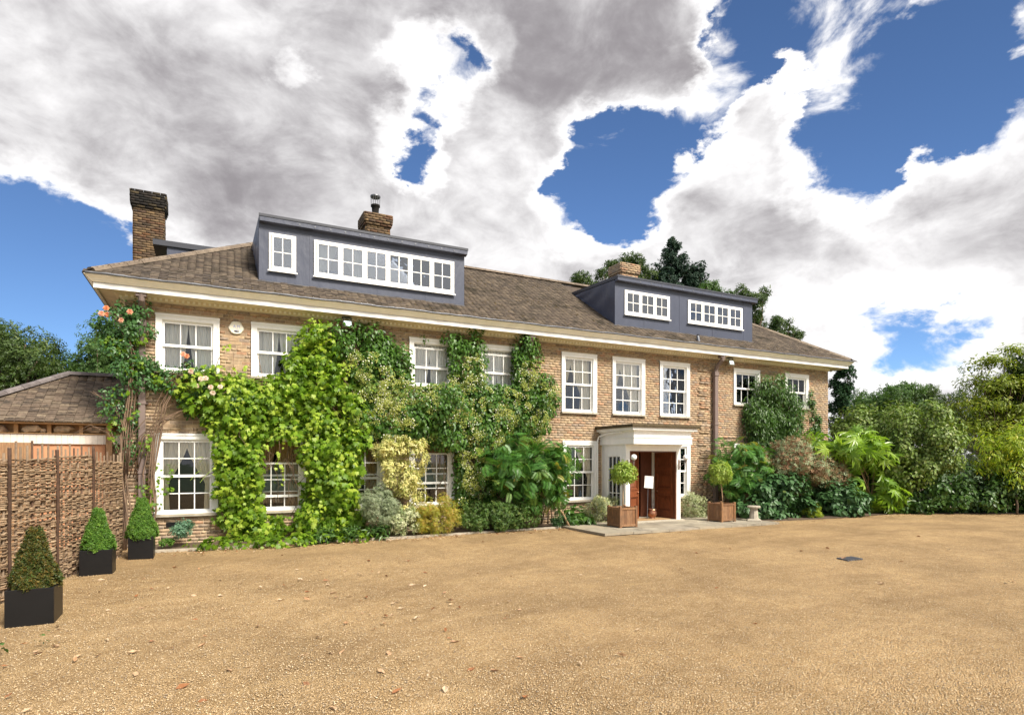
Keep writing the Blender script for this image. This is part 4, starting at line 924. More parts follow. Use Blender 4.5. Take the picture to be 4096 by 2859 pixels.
# ------------------------------------------------------------ foliage
def fan(out, c=(0, .35, .05)):
    n_ = len(out); return list(out)+[c], [(i, (i+1) % n_, n_) for i in range(n_)]
HOP = fan([(0,0,0),(-.3,-.06,.0),(-.52,.2,-.03),(-.34,.3,.02),(-.5,.68,-.06),(-.18,.55,.02),(0,1,-.1),(.18,.55,.02),(.5,.68,-.06),(.34,.3,.02),(.52,.2,-.03),(.3,-.06,0)])
OVATE = fan([(0,0,0),(-.26,.22,.05),(-.30,.5,.05),(0,1,-.08),(.30,.5,.05),(.26,.22,.05)], (0, .45, -.01))
LANCE = ([(0,0,0),(-.16,.4,.04),(0,1,-.06),(.16,.4,.04),(0,.45,-.01)], [(0,1,4),(1,2,4),(2,3,4),(3,0,4)])
def cluster(n_, seed, w=.42, spread=1.0, up=.3):
    r = np.random.default_rng(seed); vs = []; fs = []
    for i in range(n_):
        a = 2*math.pi*i/n_+r.uniform(-.5, .5); e_ = r.uniform(-.3, .9)*up+.15; L_ = r.uniform(.6, 1)*.6
        d_ = np.array((math.cos(a)*math.cos(e_), math.sin(a)*math.cos(e_), math.sin(e_))); s_ = np.cross(d_, (0, 0, 1)); s_ /= np.linalg.norm(s_); s_ = s_*math.cos(r.uniform(-.6, .6))+np.array((0, 0, 1))*r.uniform(-.5, .5)
        o_ = r.uniform(-.25, .25, 3)*spread*.8; k = len(vs)
        vs += [tuple(o_), tuple(o_+d_*L_*.5+s_*w*L_*.5), tuple(o_+d_*L_), tuple(o_+d_*L_*.5-s_*w*L_*.5)]; fs.append((k, k+1, k+2, k+3))
    return vs, fs
CL5 = cluster(6, 1); CL5b = cluster(7, 2, .3); SPRIG = cluster(7, 3, .35, .5, 1.2)
def frond(n_=10, w=.3, ll=.34, droop=.35):
    vs = []; fs = []
    def rp(u): return np.array((0, u*(1-.08*u), .12*math.sin(u*2.2)-droop*u*u))
    for i in range(n_):
        u = .12+.86*i/n_; p0 = rp(u); q = ll*(1-.55*abs(u-.45))
        for s_ in (-1, 1):
            k = len(vs); d_ = np.array((s_*.92, .38, -.1)); d_ /= np.linalg.norm(d_); t_ = np.array((0, 1, 0))
            vs += [tuple(p0), tuple(p0+d_*q*.45-t_*.045), tuple(p0+d_*q), tuple(p0+d_*q*.45+t_*.045)]; fs.append((k, k+1, k+2, k+3))
    k = len(vs); a, b, c_ = rp(0), rp(.55), rp(1.05)
    vs += [tuple(a+(-.012, 0, 0)), tuple(a+(.012, 0, 0)), tuple(b+(.01, 0, .003)), tuple(b+(-.01, 0, .003)), tuple(c_)]; fs += [(k, k+1, k+2, k+3), (k+3, k+2, k+4)]
    return vs, fs
FROND = frond()
def fatsia():
    out = [(0, 0, 0)]; L_ = [(-115,.55),(-78,.8),(-42,.95),(-12,1.0),(18,.98),(50,.9),(84,.72),(118,.5)]
    L_ = [(-118,.5),(-82,.72),(-48,.92),(-16,1.0),(16,1.0),(48,.92),(82,.72),(118,.5)]
    for i, (a, l) in enumerate(L_):
        a = R(a); s_, c_ = math.sin(a), math.cos(a)
        for (rr, off) in ((.3, -.33),): out.append((math.sin(a+off*.9)*.34, .12+math.cos(a+off*.9)*.34, .02))
        out.append((math.sin(a-.14)*.72*l, .12+math.cos(a-.14)*.72*l, -.0)); out.append((s_*l, .12+c_*l, -.16*l)); out.append((math.sin(a+.14)*.72*l, .12+math.cos(a+.14)*.72*l, -.0))
    return fan(out, (0, .14, .06))
FATS = fatsia()
def flowerhead(n_, r0, seed, q=.09, lift=.12):
    r = np.random.default_rng(seed); vs = []; fs = []
    for i in range(n_):
        a = r.uniform(0, 2*math.pi); rr = r0*math.sqrt(r.random()) if r0 < .45 else r.uniform(.38, .52); x, y = rr*math.cos(a), rr*math.sin(a); z = lift*(1-(rr/.5)**2)+r.uniform(-.02, .02); s_ = q*r.uniform(.6, 1.2); b = r.uniform(0, 3); k = len(vs)
        vs += [(x+s_*math.cos(b+j*math.pi/2), y+s_*math.sin(b+j*math.pi/2), z+r.uniform(-.03, .03)) for j in range(4)]; fs.append((k, k+1, k+2, k+3))
    return vs, fs
HEAD = flowerhead(30, .44, 4, .06); PETAL = flowerhead(5, .5, 5, .075, .02)
def rose():
    vs = []; fs = []
    for ring, (rr, h, n_) in enumerate(((.5, .05, 6), (.36, .2, 5), (.2, .3, 4))):
        for i in range(n_):
            a = 2*math.pi*i/n_+ring*.5; k = len(vs); da = math.pi/n_*1.25
            vs += [(0, 0, 0), (rr*.8*math.cos(a-da), rr*.8*math.sin(a-da), h*.8), (rr*math.cos(a), rr*math.sin(a), h), (rr*.8*math.cos(a+da), rr*.8*math.sin(a+da), h*.8)]; fs.append((k, k+1, k+2, k+3))
    return vs, fs
ROSE = rose()
DEAD = ([(0,0,0),(-.22,.3,.14),(-.3,.6,.1),(-.05,1,.16),(.25,.62,.18),(.24,.3,.06),(0,.35,.02),(0,.7,.0)], [(0,1,6),(1,2,7,6),(2,3,7),(3,4,7),(4,5,6,7),(5,0,6)])
# leaf colours
G = dict(
 hop=M_leaf('hop_leaf', [(.10,.19,.014),(.18,.31,.02),(.07,.14,.012),(.27,.40,.032),(.13,.24,.016)], .42, .45),
 hopy=M_leaf('young_hop_leaf', [(.36,.47,.05),(.44,.53,.08),(.29,.41,.04)], .45, .45),
 hyd=M_leaf('hydrangea_leaf', [(.055,.13,.018),(.085,.18,.028),(.04,.10,.016),(.12,.22,.04)], .28, .38),
 hydh=M_leaf('hydrangea_flower', [(.28,.31,.055),(.38,.40,.09),(.20,.24,.04)], .25, .7),
 pet=M_leaf('white_petal', [(.78,.76,.62),(.72,.70,.52)], .2, .6, (1, 1, 1)),
 rosel=M_leaf('rose_leaf', [(.05,.12,.035),(.08,.18,.05),(.035,.085,.03)], .28, .4),
 yel=M_leaf('yellow_variegated_leaf', [(.66,.60,.20),(.74,.68,.30),(.30,.36,.08),(.70,.64,.26),(.80,.74,.38)], .25, .5, (1.1, 1.1, .8)),
 pal=M_leaf('pale_variegated_leaf', [(.58,.58,.34),(.22,.30,.11),(.66,.65,.44),(.40,.45,.2)], .2, .5, (1.1, 1.1, .8)),
 grey=M_leaf('grey_green_leaf', [(.20,.25,.13),(.34,.38,.24),(.13,.18,.08)], .2, .5, (1.1, 1.1, .8)),
 gold=M_leaf('golden_leaf', [(.34,.36,.05),(.42,.36,.06),(.24,.30,.04),(.52,.30,.07),(.30,.34,.06)], .35, .5),
 hedge=M_leaf('box_leaf', [(.075,.15,.03),(.11,.19,.04),(.05,.105,.022),(.16,.2,.05)], .2, .45),
 mah=M_leaf('mahonia_frond', [(.07,.19,.04),(.11,.25,.05),(.05,.14,.03),(.17,.29,.05)], .28, .4),
 mahy=M_leaf('yellowing_frond', [(.22,.28,.05),(.34,.28,.06),(.14,.24,.05)], .28, .4),
 dark=M_leaf('evergreen_leaf', [(.045,.10,.018),(.07,.145,.026),(.03,.07,.015),(.11,.19,.04)], .2, .4),
 vib=M_leaf('dark_veined_leaf', [(.045,.11,.035),(.07,.15,.05),(.032,.075,.025)], .12, .45, spec=.3),
 fat=M_leaf('fatsia_leaf', [(.19,.32,.03),(.28,.42,.05),(.12,.23,.025),(.38,.50,.08)], .35, .35, spec=.45),
 ovib=M_leaf('olive_leaf', [(.12,.19,.03),(.19,.27,.05),(.08,.13,.025),(.28,.32,.10)], .22, .5),
 brn=M_leaf('rusty_leaf', [(.30,.15,.08),(.22,.12,.06),(.38,.22,.13),(.28,.22,.11)], .15, .7, (1.2, 1, .8)),
 sag=M_leaf('sage_leaf', [(.24,.32,.16),(.36,.42,.24),(.17,.24,.11)], .2, .5, (1.1, 1.1, .8)),
 lime=M_leaf('lime_leaf', [(.26,.36,.035),(.36,.44,.05),(.20,.30,.03),(.48,.44,.06)], .42, .45),
 sum=M_leaf('sumac_leaf', [(.17,.23,.022),(.27,.33,.03),(.11,.16,.02),(.38,.38,.05)], .38, .45),
 tree=M_leaf('tree_leaf', [(.045,.085,.018),(.075,.125,.025),(.03,.055,.014),(.11,.155,.03)], .28, .5),
 tree2=M_leaf('birch_leaf', [(.06,.13,.03),(.10,.18,.04),(.045,.09,.025)], .3, .5),
 con=M_leaf('spruce_needle', [(.025,.055,.035),(.04,.08,.05),(.018,.04,.025)], .1, .6),
 cyp=M_leaf('cypress_spray', [(.022,.07,.025),(.035,.095,.03),(.015,.045,.018)], .1, .6),
 top=M_leaf('topiary_leaf', [(.09,.20,.03),(.15,.29,.045),(.06,.14,.02),(.22,.36,.06)], .25, .45),
 topb=M_leaf('bronzed_topiary_leaf', [(.05,.075,.018),(.12,.10,.02),(.035,.055,.014),(.22,.14,.03),(.06,.10,.02),(.045,.07,.015)], .15, .5),
 bay=M_leaf('bay_leaf', [(.24,.34,.05),(.34,.43,.08),(.17,.27,.04),(.40,.46,.10)], .32, .4),
 sed=M_leaf('sedum_leaf', [(.10,.20,.12),(.14,.26,.16),(.07,.15,.08)], .15, .5),
 rosef=M_leaf('peach_rose', [(.80,.36,.22),(.82,.46,.32),(.78,.30,.14)], .3, .6, (1, 1, 1)),
 rosep=M_leaf('blush_rose', [(.84,.62,.5),(.85,.74,.62)], .3, .6, (1, 1, 1)),
)
M_DEADL = M_leaf('dry_leaf', [(.30,.13,.05),(.22,.09,.035),(.50,.36,.22),(.38,.20,.09),(.56,.44,.30),(.45,.32,.2)], .1, .75, (1, 1, 1), patch=0)
UP = np.array((0, 0, 1.0))
def lumps(ells, n, r0, r1, fill=.75, zmin=.05):
    """centres and radii of leaf clumps spread through ellipsoids"""
    ells = np.array(ells, float); vol = ells[:, 3]*ells[:, 4]*ells[:, 5]; k = rng.choice(len(ells), n, p=vol**.7/np.sum(vol**.7))
    d = unit(rng.normal(0, 1, (n, 3))); rr = np.where(rng.random(n) < fill, rng.uniform(.72, .98, n), rng.uniform(.1, .75, n))[:, None]
    P = ells[k, :3]+d*rr*ells[k, 3:6]; P[:, 2] = np.maximum(P[:, 2], zmin+.05); return P, rng.uniform(r0, r1, n), ells
def on_lumps(L_, n, ells=None, flat=(1, 1, 1), inner=.25):
    C_, r_, E_ = L_; w = r_**2; k = rng.choice(len(C_), n, p=w/w.sum())
    mid = E_[:, :3].mean(0) if ells is None else ells
    d = unit(rng.normal(0, 1, (n, 3))); sh = np.where(rng.random(n) < inner, rng.uniform(.3, .8, n), rng.uniform(.8, 1.08, n))[:, None]
    P = C_[k]+d*sh*r_[k][:, None]*np.array(flat)
    outw = unit(P-mid); keep = (np.sum(d*outw, 1) > -.45) & (P[:, 2] > .02)
    return P[keep], d[keep], outw[keep]
def leaves(par, T, L_, n, size, mat, nmax=0, name='leaf', stuff='leaves', jit=.4, upb=.35, tipb=(0, 0, -.6), flat=(1, 1, 1), inner=.25, svar=.3, clip=None, mid=None):
    P, d, o_ = on_lumps(L_, n, mid, flat, inner)
    if clip is not None: k = clip(P); P, d, o_ = P[k], d[k], o_[k]
    s_ = size*rng.uniform(1-svar, 1+svar, len(P)); M = orient(P, d*.8+o_*.5+UP*upb, d*.5+np.array(tipb), s_, jit)
    vis = -o_[:, 1]-.2*o_[:, 0]*0; d_ = np.linalg.norm(P-CAM, axis=1)
    pieces(name, T, M, mat, par, nmax=nmax, stuff=stuff, order=s_/d_*(1+.9*np.clip(np.sum(unit(CAM-P)*o_, 1), -1, 1)))
def wood(par, base, L_, nb, r0, mat, name='stem', split=.35, wob=.06, seedn=6):
    """trunk from the base and a limb to some of the clumps"""
    C_, r_, E_ = L_; base = np.array(base, float); top = E_[:, :3].mean(0); fork = base+(top-base)*split
    mb = MB()
    def bend(a, b, n_=6, w=wob):
        ln = np.linalg.norm(b-a); return [tuple(a+(b-a)*t_+rng.normal(0, w*ln*.35, 3)*math.sin(math.pi*t_)+UP*ln*.08*math.sin(math.pi*t_)) for t_ in np.linspace(0, 1, n_)]
    mb.tube(bend(base, fork, 4, .03), [r0, r0*.9, r0*.85, r0*.8], 7)
    ks = rng.choice(len(C_), min(nb, len(C_)), replace=False)
    for k in ks: mb.tube(bend(fork, C_[k], 6), [r0*.5*(1-.85*t_) for t_ in np.linspace(0, 1, 6)], 5)
    return mb.build(name, mat, par, smooth=True)
# -- wall climbers
def inpoly(poly, n):
    p = np.array(poly); lo, hi = p.min(0), p.max(0); out = []
    while len(out) < n:
        q = rng.uniform(lo, hi, (n*3, 2)); c = np.zeros(len(q), bool); j = len(p)-1
        for i in range(len(p)):
            a, b = p[i], p[j]; t_ = ((a[1] > q[:, 1]) != (b[1] > q[:, 1])) & (q[:, 0] < (b[0]-a[0])*(q[:, 1]-a[1])/(b[1]-a[1]+1e-9)+a[0]); c ^= t_; j = i
        out += q[c].tolist()
    return np.array(out[:n])
def wall_lumps(poly, n, r0, r1, depth, zadd=None):
    q = inpoly(poly, n); r_ = rng.uniform(r0, r1, n); y = -np.abs(rng.normal(depth*.55, depth*.35, n))
    C_ = np.stack([q[:, 0], y, q[:, 1]], 1); mid = np.array([[q[:, 0].mean(), 3.0, q[:, 1].mean(), 1, 1, 1]])
    return C_, r_, mid
def notin(rects, ymin=-9):
    def f(P):
        k = np.ones(len(P), bool)
        for a, b, c, d in rects: k &= ~((P[:, 0] > a) & (P[:, 0] < b) & (P[:, 2] > c) & (P[:, 2] < d))
        return k & (P[:, 1] < -.01)
    return f
# hop: bright palmate leaves
hop = thing('hop_vine', 'bright green large-leaved vine covering the wall between the left windows and framing one', 'climber', (1.8, -.3, 0))
HP1 = [(-0.57,3.81),(0.17,3.86),(0.63,3.66),(1.26,3.67),(1.59,3.95),(1.87,4.39),(1.92,3.56),(1.87,2.73),(1.59,2.49),(1.23,2.36),(1.10,1.84),(1.13,1.38),(1.34,0.97),(1.53,0.61),(1.64,0.19),(1.37,-0.14),(0.32,-0.13),(0.34,0.43),(0.22,0.78),(0.18,1.34),(0.16,1.84),(0.04,2.34),(-0.08,2.68),(-0.38,3.11),(-0.67,3.42)]
HP2 = [(1.64,4.02),(1.81,4.50),(1.92,4.92),(2.15,5.13),(2.44,5.09),(2.70,4.76),(3.03,4.17),(3.28,3.63),(3.34,2.77),(3.34,1.96),(3.28,1.53),(3.09,1.16),(3.34,0.54),(3.34,0.04),(1.87,0.01),(1.87,0.60),(2.15,0.82),(2.21,1.30),(2.07,1.78),(1.87,2.31),(1.76,2.73),(1.53,3.31)]
HP3 = [(1.63,2.71),(2.19,3.03),(3.30,2.76),(3.30,1.53),(3.06,0.68),(3.30,0.06),(1.90,0.02),(1.79,0.38),(2.13,0.84),(2.13,1.54),(1.90,2.13)]
WN2 = [(1.16,2.35),(1.95,2.36),(1.95,0.65),(1.16,0.68)]
clipw = notin([(-.9, .08, .72, 2.4), (1.12, 1.86, .62, 2.3), (3.35, 3.85, .9, 2.1), (-.95, .1, 4.15, 5.1), (.85, 1.5, 3.95, 5.1)])
for PL, n_, nl, dp in ((HP1, 7400, 190, .34), (HP2, 8200, 190, .46), (HP3, 3000, 60, .75)):
    leaves(hop, HOP, wall_lumps(PL, nl, .16, .3, dp), n_, .115, G['hop'], 150 if PL is not HP3 else 0, 'leaf', 'leaves', .55, .35, (0, -.1, -.9), clip=clipw, inner=.4, svar=.5)
    leaves(hop, HOP, wall_lumps(PL, nl, .14, .24, dp+.12), n_//6, .10, G['hopy'], 0, 'leaf', 'young_leaves', .5, .5, (0, -.2, -.5), clip=clipw)
SP = [(1.81,4.49),(2.14,5.17),(2.49,5.51),(2.69,5.23),(2.61,4.68),(2.14,4.28)]
leaves(hop, HOP, wall_lumps(SP, 16, .06, .14, .4), 170, .09, G['hopy'], 0, 'leaf', 'young_leaves', .6, .3, (0, -.2, -.3))
crp = [(x, -1.15+.1*math.sin(x*3), .08, .35, .3, .12) for x in np.arange(-.1, 3.4, .35)]
leaves(hop, HOP, lumps(crp, 40, .1, .2), 800, .10, G['hop'], 0, 'leaf', 'young_leaves', .4, .8, (0, -.5, -.1))
vm = MB()
for i in range(42):
    x = rng.uniform(.2, 3.6); z = rng.uniform(2.0, 4.6); pts = [(x+.06*j*rng.normal(), -.12-.5*rng.random()*math.sin(j/5*3.1), z-j*.28) for j in range(6)]; vm.tube(pts, [.008]*6, 4)
vm.build('stems', M_VINE, hop, smooth=True)['kind'] = 'stuff'
# climbing hydrangea
hyd = thing('climbing_hydrangea', 'dark green climbing hydrangea with creamy flower heads over the middle of the front wall', 'climber', (6, -.3, 0))
YP1 = [(2.77,5.17),(3.10,5.29),(3.60,5.22),(4.24,4.87),(4.70,4.55),(4.80,4.17),(5.03,3.83),(5.66,3.90),(5.69,4.56),(5.66,5.23),(5.94,5.39),(6.68,5.46),(6.79,4.92),(6.83,4.38),(7.13,3.95),(7.52,3.97),(7.58,4.64),(7.56,5.27),(8.15,5.43),(8.48,5.06),(8.81,4.51),(9.02,3.94),(9.11,3.36),(8.89,2.92),(8.73,2.48),(7.99,2.05),(7.28,1.84),(7.13,0.87),(6.83,0.53),(6.09,0.63),(5.98,1.10),(5.94,1.90),(5.84,2.37),(5.03,2.56),(4.37,2.51),(3.35,2.34),(3.35,3.14),(3.23,3.88),(3.01,4.36),(2.74,4.77)]
YP2 = [(3.26,3.11),(4.00,3.39),(5.58,3.65),(7.01,3.73),(8.58,3.60),(8.78,3.04),(8.33,2.53),(7.39,2.18),(5.93,2.16),(4.90,2.60),(4.00,2.52),(3.32,2.39)]
cliph = notin([(4.75, 5.72, 3.95, 5.05), (6.95, 7.66, 4.02, 5.05), (4.9, 5.9, .9, 2.15)])
for PL, n_, nl, dp in ((YP1, 38000, 420, .28), (YP2, 15000, 170, .62)):
    WL = wall_lumps(PL, nl, .15, .30, dp); leaves(hyd, OVATE, WL, n_, .095, G['hyd'], 150, 'leaf', 'leaves', .35, .35, (0, -.1, -.8), clip=cliph)
FHp = [(2.75,4.42),(3.34,4.59),(4.41,4.30),(4.87,3.69),(5.62,3.73),(5.83,4.46),(6.40,4.71),(6.91,3.73),(7.52,3.83),(7.75,4.54),(8.23,4.64),(8.64,3.89),(8.76,3.19),(8.31,2.47),(7.06,1.84),(6.76,0.82),(6.04,0.85),(5.97,1.90),(4.93,2.67),(3.40,2.51),(3.22,3.60)]
WL = wall_lumps(FHp, 260, .18, .32, .55)
P, d, o_ = on_lumps(WL, 2000); k = (P[:, 1] < -.3) & cliph(P); P, d = P[k], d[k]
Mh = orient(P+d*.05, d+UP*.7+np.array((0, -.6, 0)), d, .24*rng.uniform(.7, 1.2, len(P)), .2)
pieces('flower_head', HEAD, Mh, G['hydh'], hyd, nmax=220, stuff='flower_heads')
sel = rng.random(len(P)) < .75; joined('petals', np.array(PETAL[0]), PETAL[1], Mh[sel], G['pet'], hyd, rng.random(sel.sum()))['kind'] = 'stuff'
GP = [(3.04,4.08),(3.53,4.29),(4.02,4.02),(4.41,3.67),(4.54,3.42),(3.90,3.14),(3.22,3.24)]
leaves(hyd, OVATE, wall_lumps(GP, 26, .1, .2, .6), 900, .075, G['ovib'], 0, 'leaf', 'pale_leaves', .5, .5)
hs = MB()
for i in range(26):
    x = rng.uniform(5.6, 9.0); pts = [(x+rng.normal(0, .1), -.1-.1*rng.random(), .05+j*.5) for j in range(5)]; hs.tube(pts, [.02, .016, .014, .012, .01], 5)
for x, z in ((6.3,5.1),(6.5,5.35),(3.9,5.2),(5.1,5.2),(8.3,5.3),(6.2,5.3)):
    hs.tube([(x, -.05, z-.3), (x+.05, -.08, z)], .005, 4); leaves(hyd, OVATE, (np.array([[x, -.1, z-.1]]), np.array([.12]), np.array([[x, .3, z, 1, 1, 1]])), 26, .06, G['hyd'], 0)
hs.build('stems', M_BARK, hyd, smooth=True)['kind'] = 'stuff'
# climbing rose on the left corner
ros = thing('climbing_rose', 'climbing rose with peach flowers and bare stems on the left corner of the house', 'climber', (-1.5, -.3, 0))
RP1 = [(-2.15,4.89),(-1.90,5.18),(-1.50,5.26),(-1.18,5.13),(-1.13,4.68),(-1.32,4.35),(-1.13,4.04),(-1.04,3.78),(-1.32,3.60),(-1.68,3.74),(-1.90,4.09),(-2.24,4.52)]
RP2 = [(-1.68,3.79),(-1.32,4.03),(-0.95,4.00),(-0.57,3.97),(-0.18,3.95),(0.17,3.58),(0.63,3.15),(0.32,2.69),(-0.28,2.89),(-0.95,3.41),(-1.50,3.48)]
RP3 = [(-2.03,3.35),(-1.59,3.48),(-1.41,2.64),(-1.50,1.84),(-1.72,2.32),(-1.94,2.52)]
RP4 = [(-1.32,3.71),(-1.14,2.65),(-1.23,1.84),(-0.67,1.57),(-0.95,0.49),(-1.18,0.61),(-1.32,1.58),(-1.41,2.64)]
for PL, n_, nl, sz, mt in ((RP1, 4200, 75, .07, 'rosel'), (RP2, 3000, 60, .07, 'rosel'), (RP3, 900, 24, .065, 'rosel'), (RP4, 170, 18, .08, 'hop'), (RP1, 320, 20, .08, 'hop'), (RP2, 420, 22, .10, 'hop'), (RP3, 60, 8, .09, 'hop')):
    leaves(ros, OVATE if mt == 'rosel' else HOP, wall_lumps(PL, nl, .08, .2, .38), n_, sz, G[mt], 90 if PL in (RP1, RP2) and mt == 'rosel' else 0, jit=.5, upb=.4)
FL = [(426,1234),(406,1255),(430,1260),(520,1249),(486,1282),(730,1415),(745,1425),(765,1482)]
FLW = [[(-1.88,5.00),(-1.96,4.88),(-1.86,4.87),(-1.47,4.97),(-1.62,4.78),(-0.50,4.17),(-0.43,4.13)], [(-0.16,3.66),(-0.07,3.68),(-0.24,3.50),(0.07,3.37),(0.22,3.51),(-0.35,3.81),(0.03,3.49)]]
for pts_, mt in zip(FLW, ('rosef', 'rosep')):
    Mr = orient(np.array([(a, -.64, b) for a, b in pts_]), np.tile((-.15, -1, .2), (len(pts_), 1)).astype(float), np.tile((0., 0, 1), (len(pts_), 1)), .13, .2)
    pieces('rose_flower', ROSE, Mr, G[mt], ros)
rs = MB()
def canes(pts, n_, r_, y=-.25, sp=.12):
    for i in range(n_):
        o_ = rng.normal(0, sp, 2); rs.tube([(a+o_[0]*(.3+.7*j/len(pts))+rng.normal(0, .03), y-.12*rng.random(), b+rng.normal(0, .03)) for j, (a, b) in enumerate(pts)], [r_*(1-.55*j/len(pts)) for j in range(len(pts))], 5)
canes([(-1.59,-0.01),(-1.55,0.78),(-1.59,1.58),(-1.57,2.37),(-1.46,3.17),(-1.41,3.97),(-1.59,4.60),(-1.73,4.90)], 6, .02)
canes([(-1.18,0.07),(-1.14,0.82),(-1.18,1.57),(-1.09,2.38),(-0.95,3.09),(-0.67,3.76),(-0.18,3.79),(0.22,3.59)], 7, .018)
canes([(-1.50,1.58),(-1.32,2.38),(-0.95,2.76),(-0.38,3.11),(0.07,3.47)], 5, .012, sp=.2)
canes([(-1.57,1.58),(-1.64,2.64),(-1.86,3.15),(-2.03,3.20),(-2.20,3.35)], 3, .009, sp=.15)
canes([(-1.59,1.84),(-1.86,2.47),(-2.12,2.62),(-2.46,2.41)], 2, .008, sp=.08)
rs.build('cane', M_VINE, ros, smooth=True)['kind'] = 'stuff'
# climber and ivy on the right part of the wall
wc = thing('wall_shrub', 'dense dark green wall shrub covering the wall between the two right upper windows', 'shrub', (17.8, -.5, 0))
WP = [(17.29,4.73),(17.92,4.94),(18.56,4.71),(19.23,4.11),(19.56,3.39),(19.36,2.83),(18.82,2.37),(17.79,2.00),(17.29,2.35),(16.92,3.13),(16.92,3.66),(17.22,4.28)]
leaves(wc, LANCE, wall_lumps(WP, 240, .16, .32, .5), 17000, .13, G['dark'], 150, upb=.3, tipb=(0, -.3, -.9))
leaves(wc, LANCE, wall_lumps(WP, 70, .14, .26, .8), 3000, .10, G['hyd'], 0, stuff='young_leaves', upb=.3, tipb=(0, -.3, -.9))
iv = thing('ivy', 'narrow strand of ivy climbing the wall near the right corner of the house', 'climber', (20.3, -.1, 0))
IP = [(20.26,4.85),(20.48,4.58),(20.65,3.82),(21.05,3.26),(21.12,2.59),(20.62,2.39),(20.33,2.86),(20.33,3.81),(20.22,4.47)]
leaves(iv, OVATE, wall_lumps(IP, 60, .05, .14, .1), 1500, .085, G['dark'], 80)
ivs = MB()
for i in range(14):
    x = rng.uniform(20.4, 21.3); ivs.tube([(x+.12*rng.normal(), -.015, 1.8+j*.45) for j in range(5)], .004, 3)
ivs.build('bare_stems', M_VINE, iv)['kind'] = 'stuff'

# -- shrubs and trees
def shrub(name, label, cat, ells, T, mat, n, size, nl=60, r0=.12, r1=.25, nmax=0, stem=None, group=None, extra=None, nb=10, smat=None, fill=.8, base=None, kw={}):
    e_ = np.array(ells); b = base or (float(e_[:, 0].mean()), float(e_[:, 1].mean()), 0)
    t_ = thing(name, label, cat, b, group); L_ = lumps(ells, nl, r0, r1, fill)
    leaves(t_, T, L_, n, size, G[mat], nmax, **kw)
    if extra:
        for T2, m2, n2, s2, st in extra: leaves(t_, T2, L_, n2, s2, G[m2], 0, **{**kw, 'stuff': st, 'inner': 0})
    if stem: wood(t_, b, L_, nb, stem, smat or M_BARK, 'trunk' if stem > .08 else 'stems')['label'] = 'woody stems'
    return t_, L_
shrub('variegated_euonymus', 'tall bright yellow variegated euonymus between the two middle ground floor windows', 'shrub', [(4.37,-0.62,1.78,0.68,0.35,0.60),(4.34,-0.62,1.15,0.55,0.30,0.57),(4.02,-0.62,2.15,0.32,0.30,0.25),(4.53,-0.62,2.25,0.39,0.30,0.22)], CL5, 'yel', 2600, .14, 75, .12, .22, 300, .02, kw=dict(upb=.8))
shrub('pittosporum', 'grey green fine-leaved shrub at the foot of the vine, left of the yellow euonymus', 'shrub', [(3.67,-0.90,0.81,0.46,0.40,0.39),(3.70,-0.90,0.48,0.37,0.35,0.30)], CL5b, 'grey', 2600, .09, 50, .1, .18, 0, .02)
shrub('small_euonymus', 'small pale variegated shrub low in front of the yellow euonymus', 'shrub', [(4.29,-1.00,0.40,0.43,0.30,0.28)], CL5, 'pal', 1200, .10, 34, .08, .15, 120, .015)
shrub('golden_spirea', 'rounded golden orange shrub at the bed edge below the middle window', 'shrub', [(5.15,-0.95,0.54,0.61,0.42,0.45),(4.75,-0.95,0.40,0.32,0.35,0.31)], CL5b, 'gold', 4200, .075, 70, .09, .18, 0, .02)
shrub('low_hedge', 'low clipped green hedge between the golden shrub and the sumac-leaved shrub', 'hedge', [(6.17,-0.95,0.44,0.53,0.40,0.34),(6.82,-0.95,0.45,0.59,0.45,0.36),(7.57,-0.95,0.38,0.61,0.45,0.35)], CL5, 'hedge', 6500, .09, 110, .1, .2, 0, .02, kw=dict(upb=.6))
t_, L_ = shrub('mahonia', 'large mahonia with fern-like fronds left of the porch window', 'shrub', [(7.70,-1.00,1.97,1.15,0.70,0.64),(7.24,-1.00,1.70,0.82,0.60,0.50),(8.32,-1.00,1.49,0.87,0.60,0.62),(7.85,-1.00,1.09,0.93,0.50,0.41),(8.72,-1.00,1.84,0.49,0.40,0.42)], FROND, 'mah', 2000, .29, 90, .16, .28, 300, .035, nb=16, smat=M_BARK2, base=(9.05, -1.0, 0), kw=dict(name='frond', stuff='fronds', upb=.9, tipb=(0, -.2, -.05), inner=.2, jit=.7), extra=[(FROND, 'mahy', 70, .34, 'yellowing_fronds')])
shrub('small_conifer', 'little blue green shrub beside the mahonia foot', 'shrub', [(8.83,-0.80,0.21,0.28,0.25,0.25)], SPRIG, 'vib', 500, .10, 20, .06, .1, 0)
shrub('hydrangea_bush', 'broad green-leaved bush below the window left of the porch', 'shrub', [(9.41,-0.70,0.32,0.36,0.30,0.29),(9.75,-0.70,0.13,0.26,0.25,0.19)], OVATE, 'hyd', 420, .17, 22, .1, .18, 200, .015, kw=dict(upb=.7))
shrub('euonymus', 'cream variegated euonymus bush left of the porch behind the wooden planter', 'shrub', [(10.25,-0.55,0.39,0.49,0.35,0.39),(10.84,-0.55,0.40,0.46,0.30,0.38),(10.57,-0.55,0.64,0.54,0.30,0.19)], CL5, 'pal', 2600, .085, 60, .08, .15, 150, .015, extra=[(CL5, 'yel', 400, .08, 'cream_leaves')])
shrub('euonymus', 'cream variegated euonymus bush right of the porch', 'shrub', [(14.12,-0.55,0.32,0.49,0.35,0.39),(14.07,-0.55,0.65,0.32,0.25,0.18)], CL5, 'pal', 2000, .085, 45, .08, .15, 150, .015)
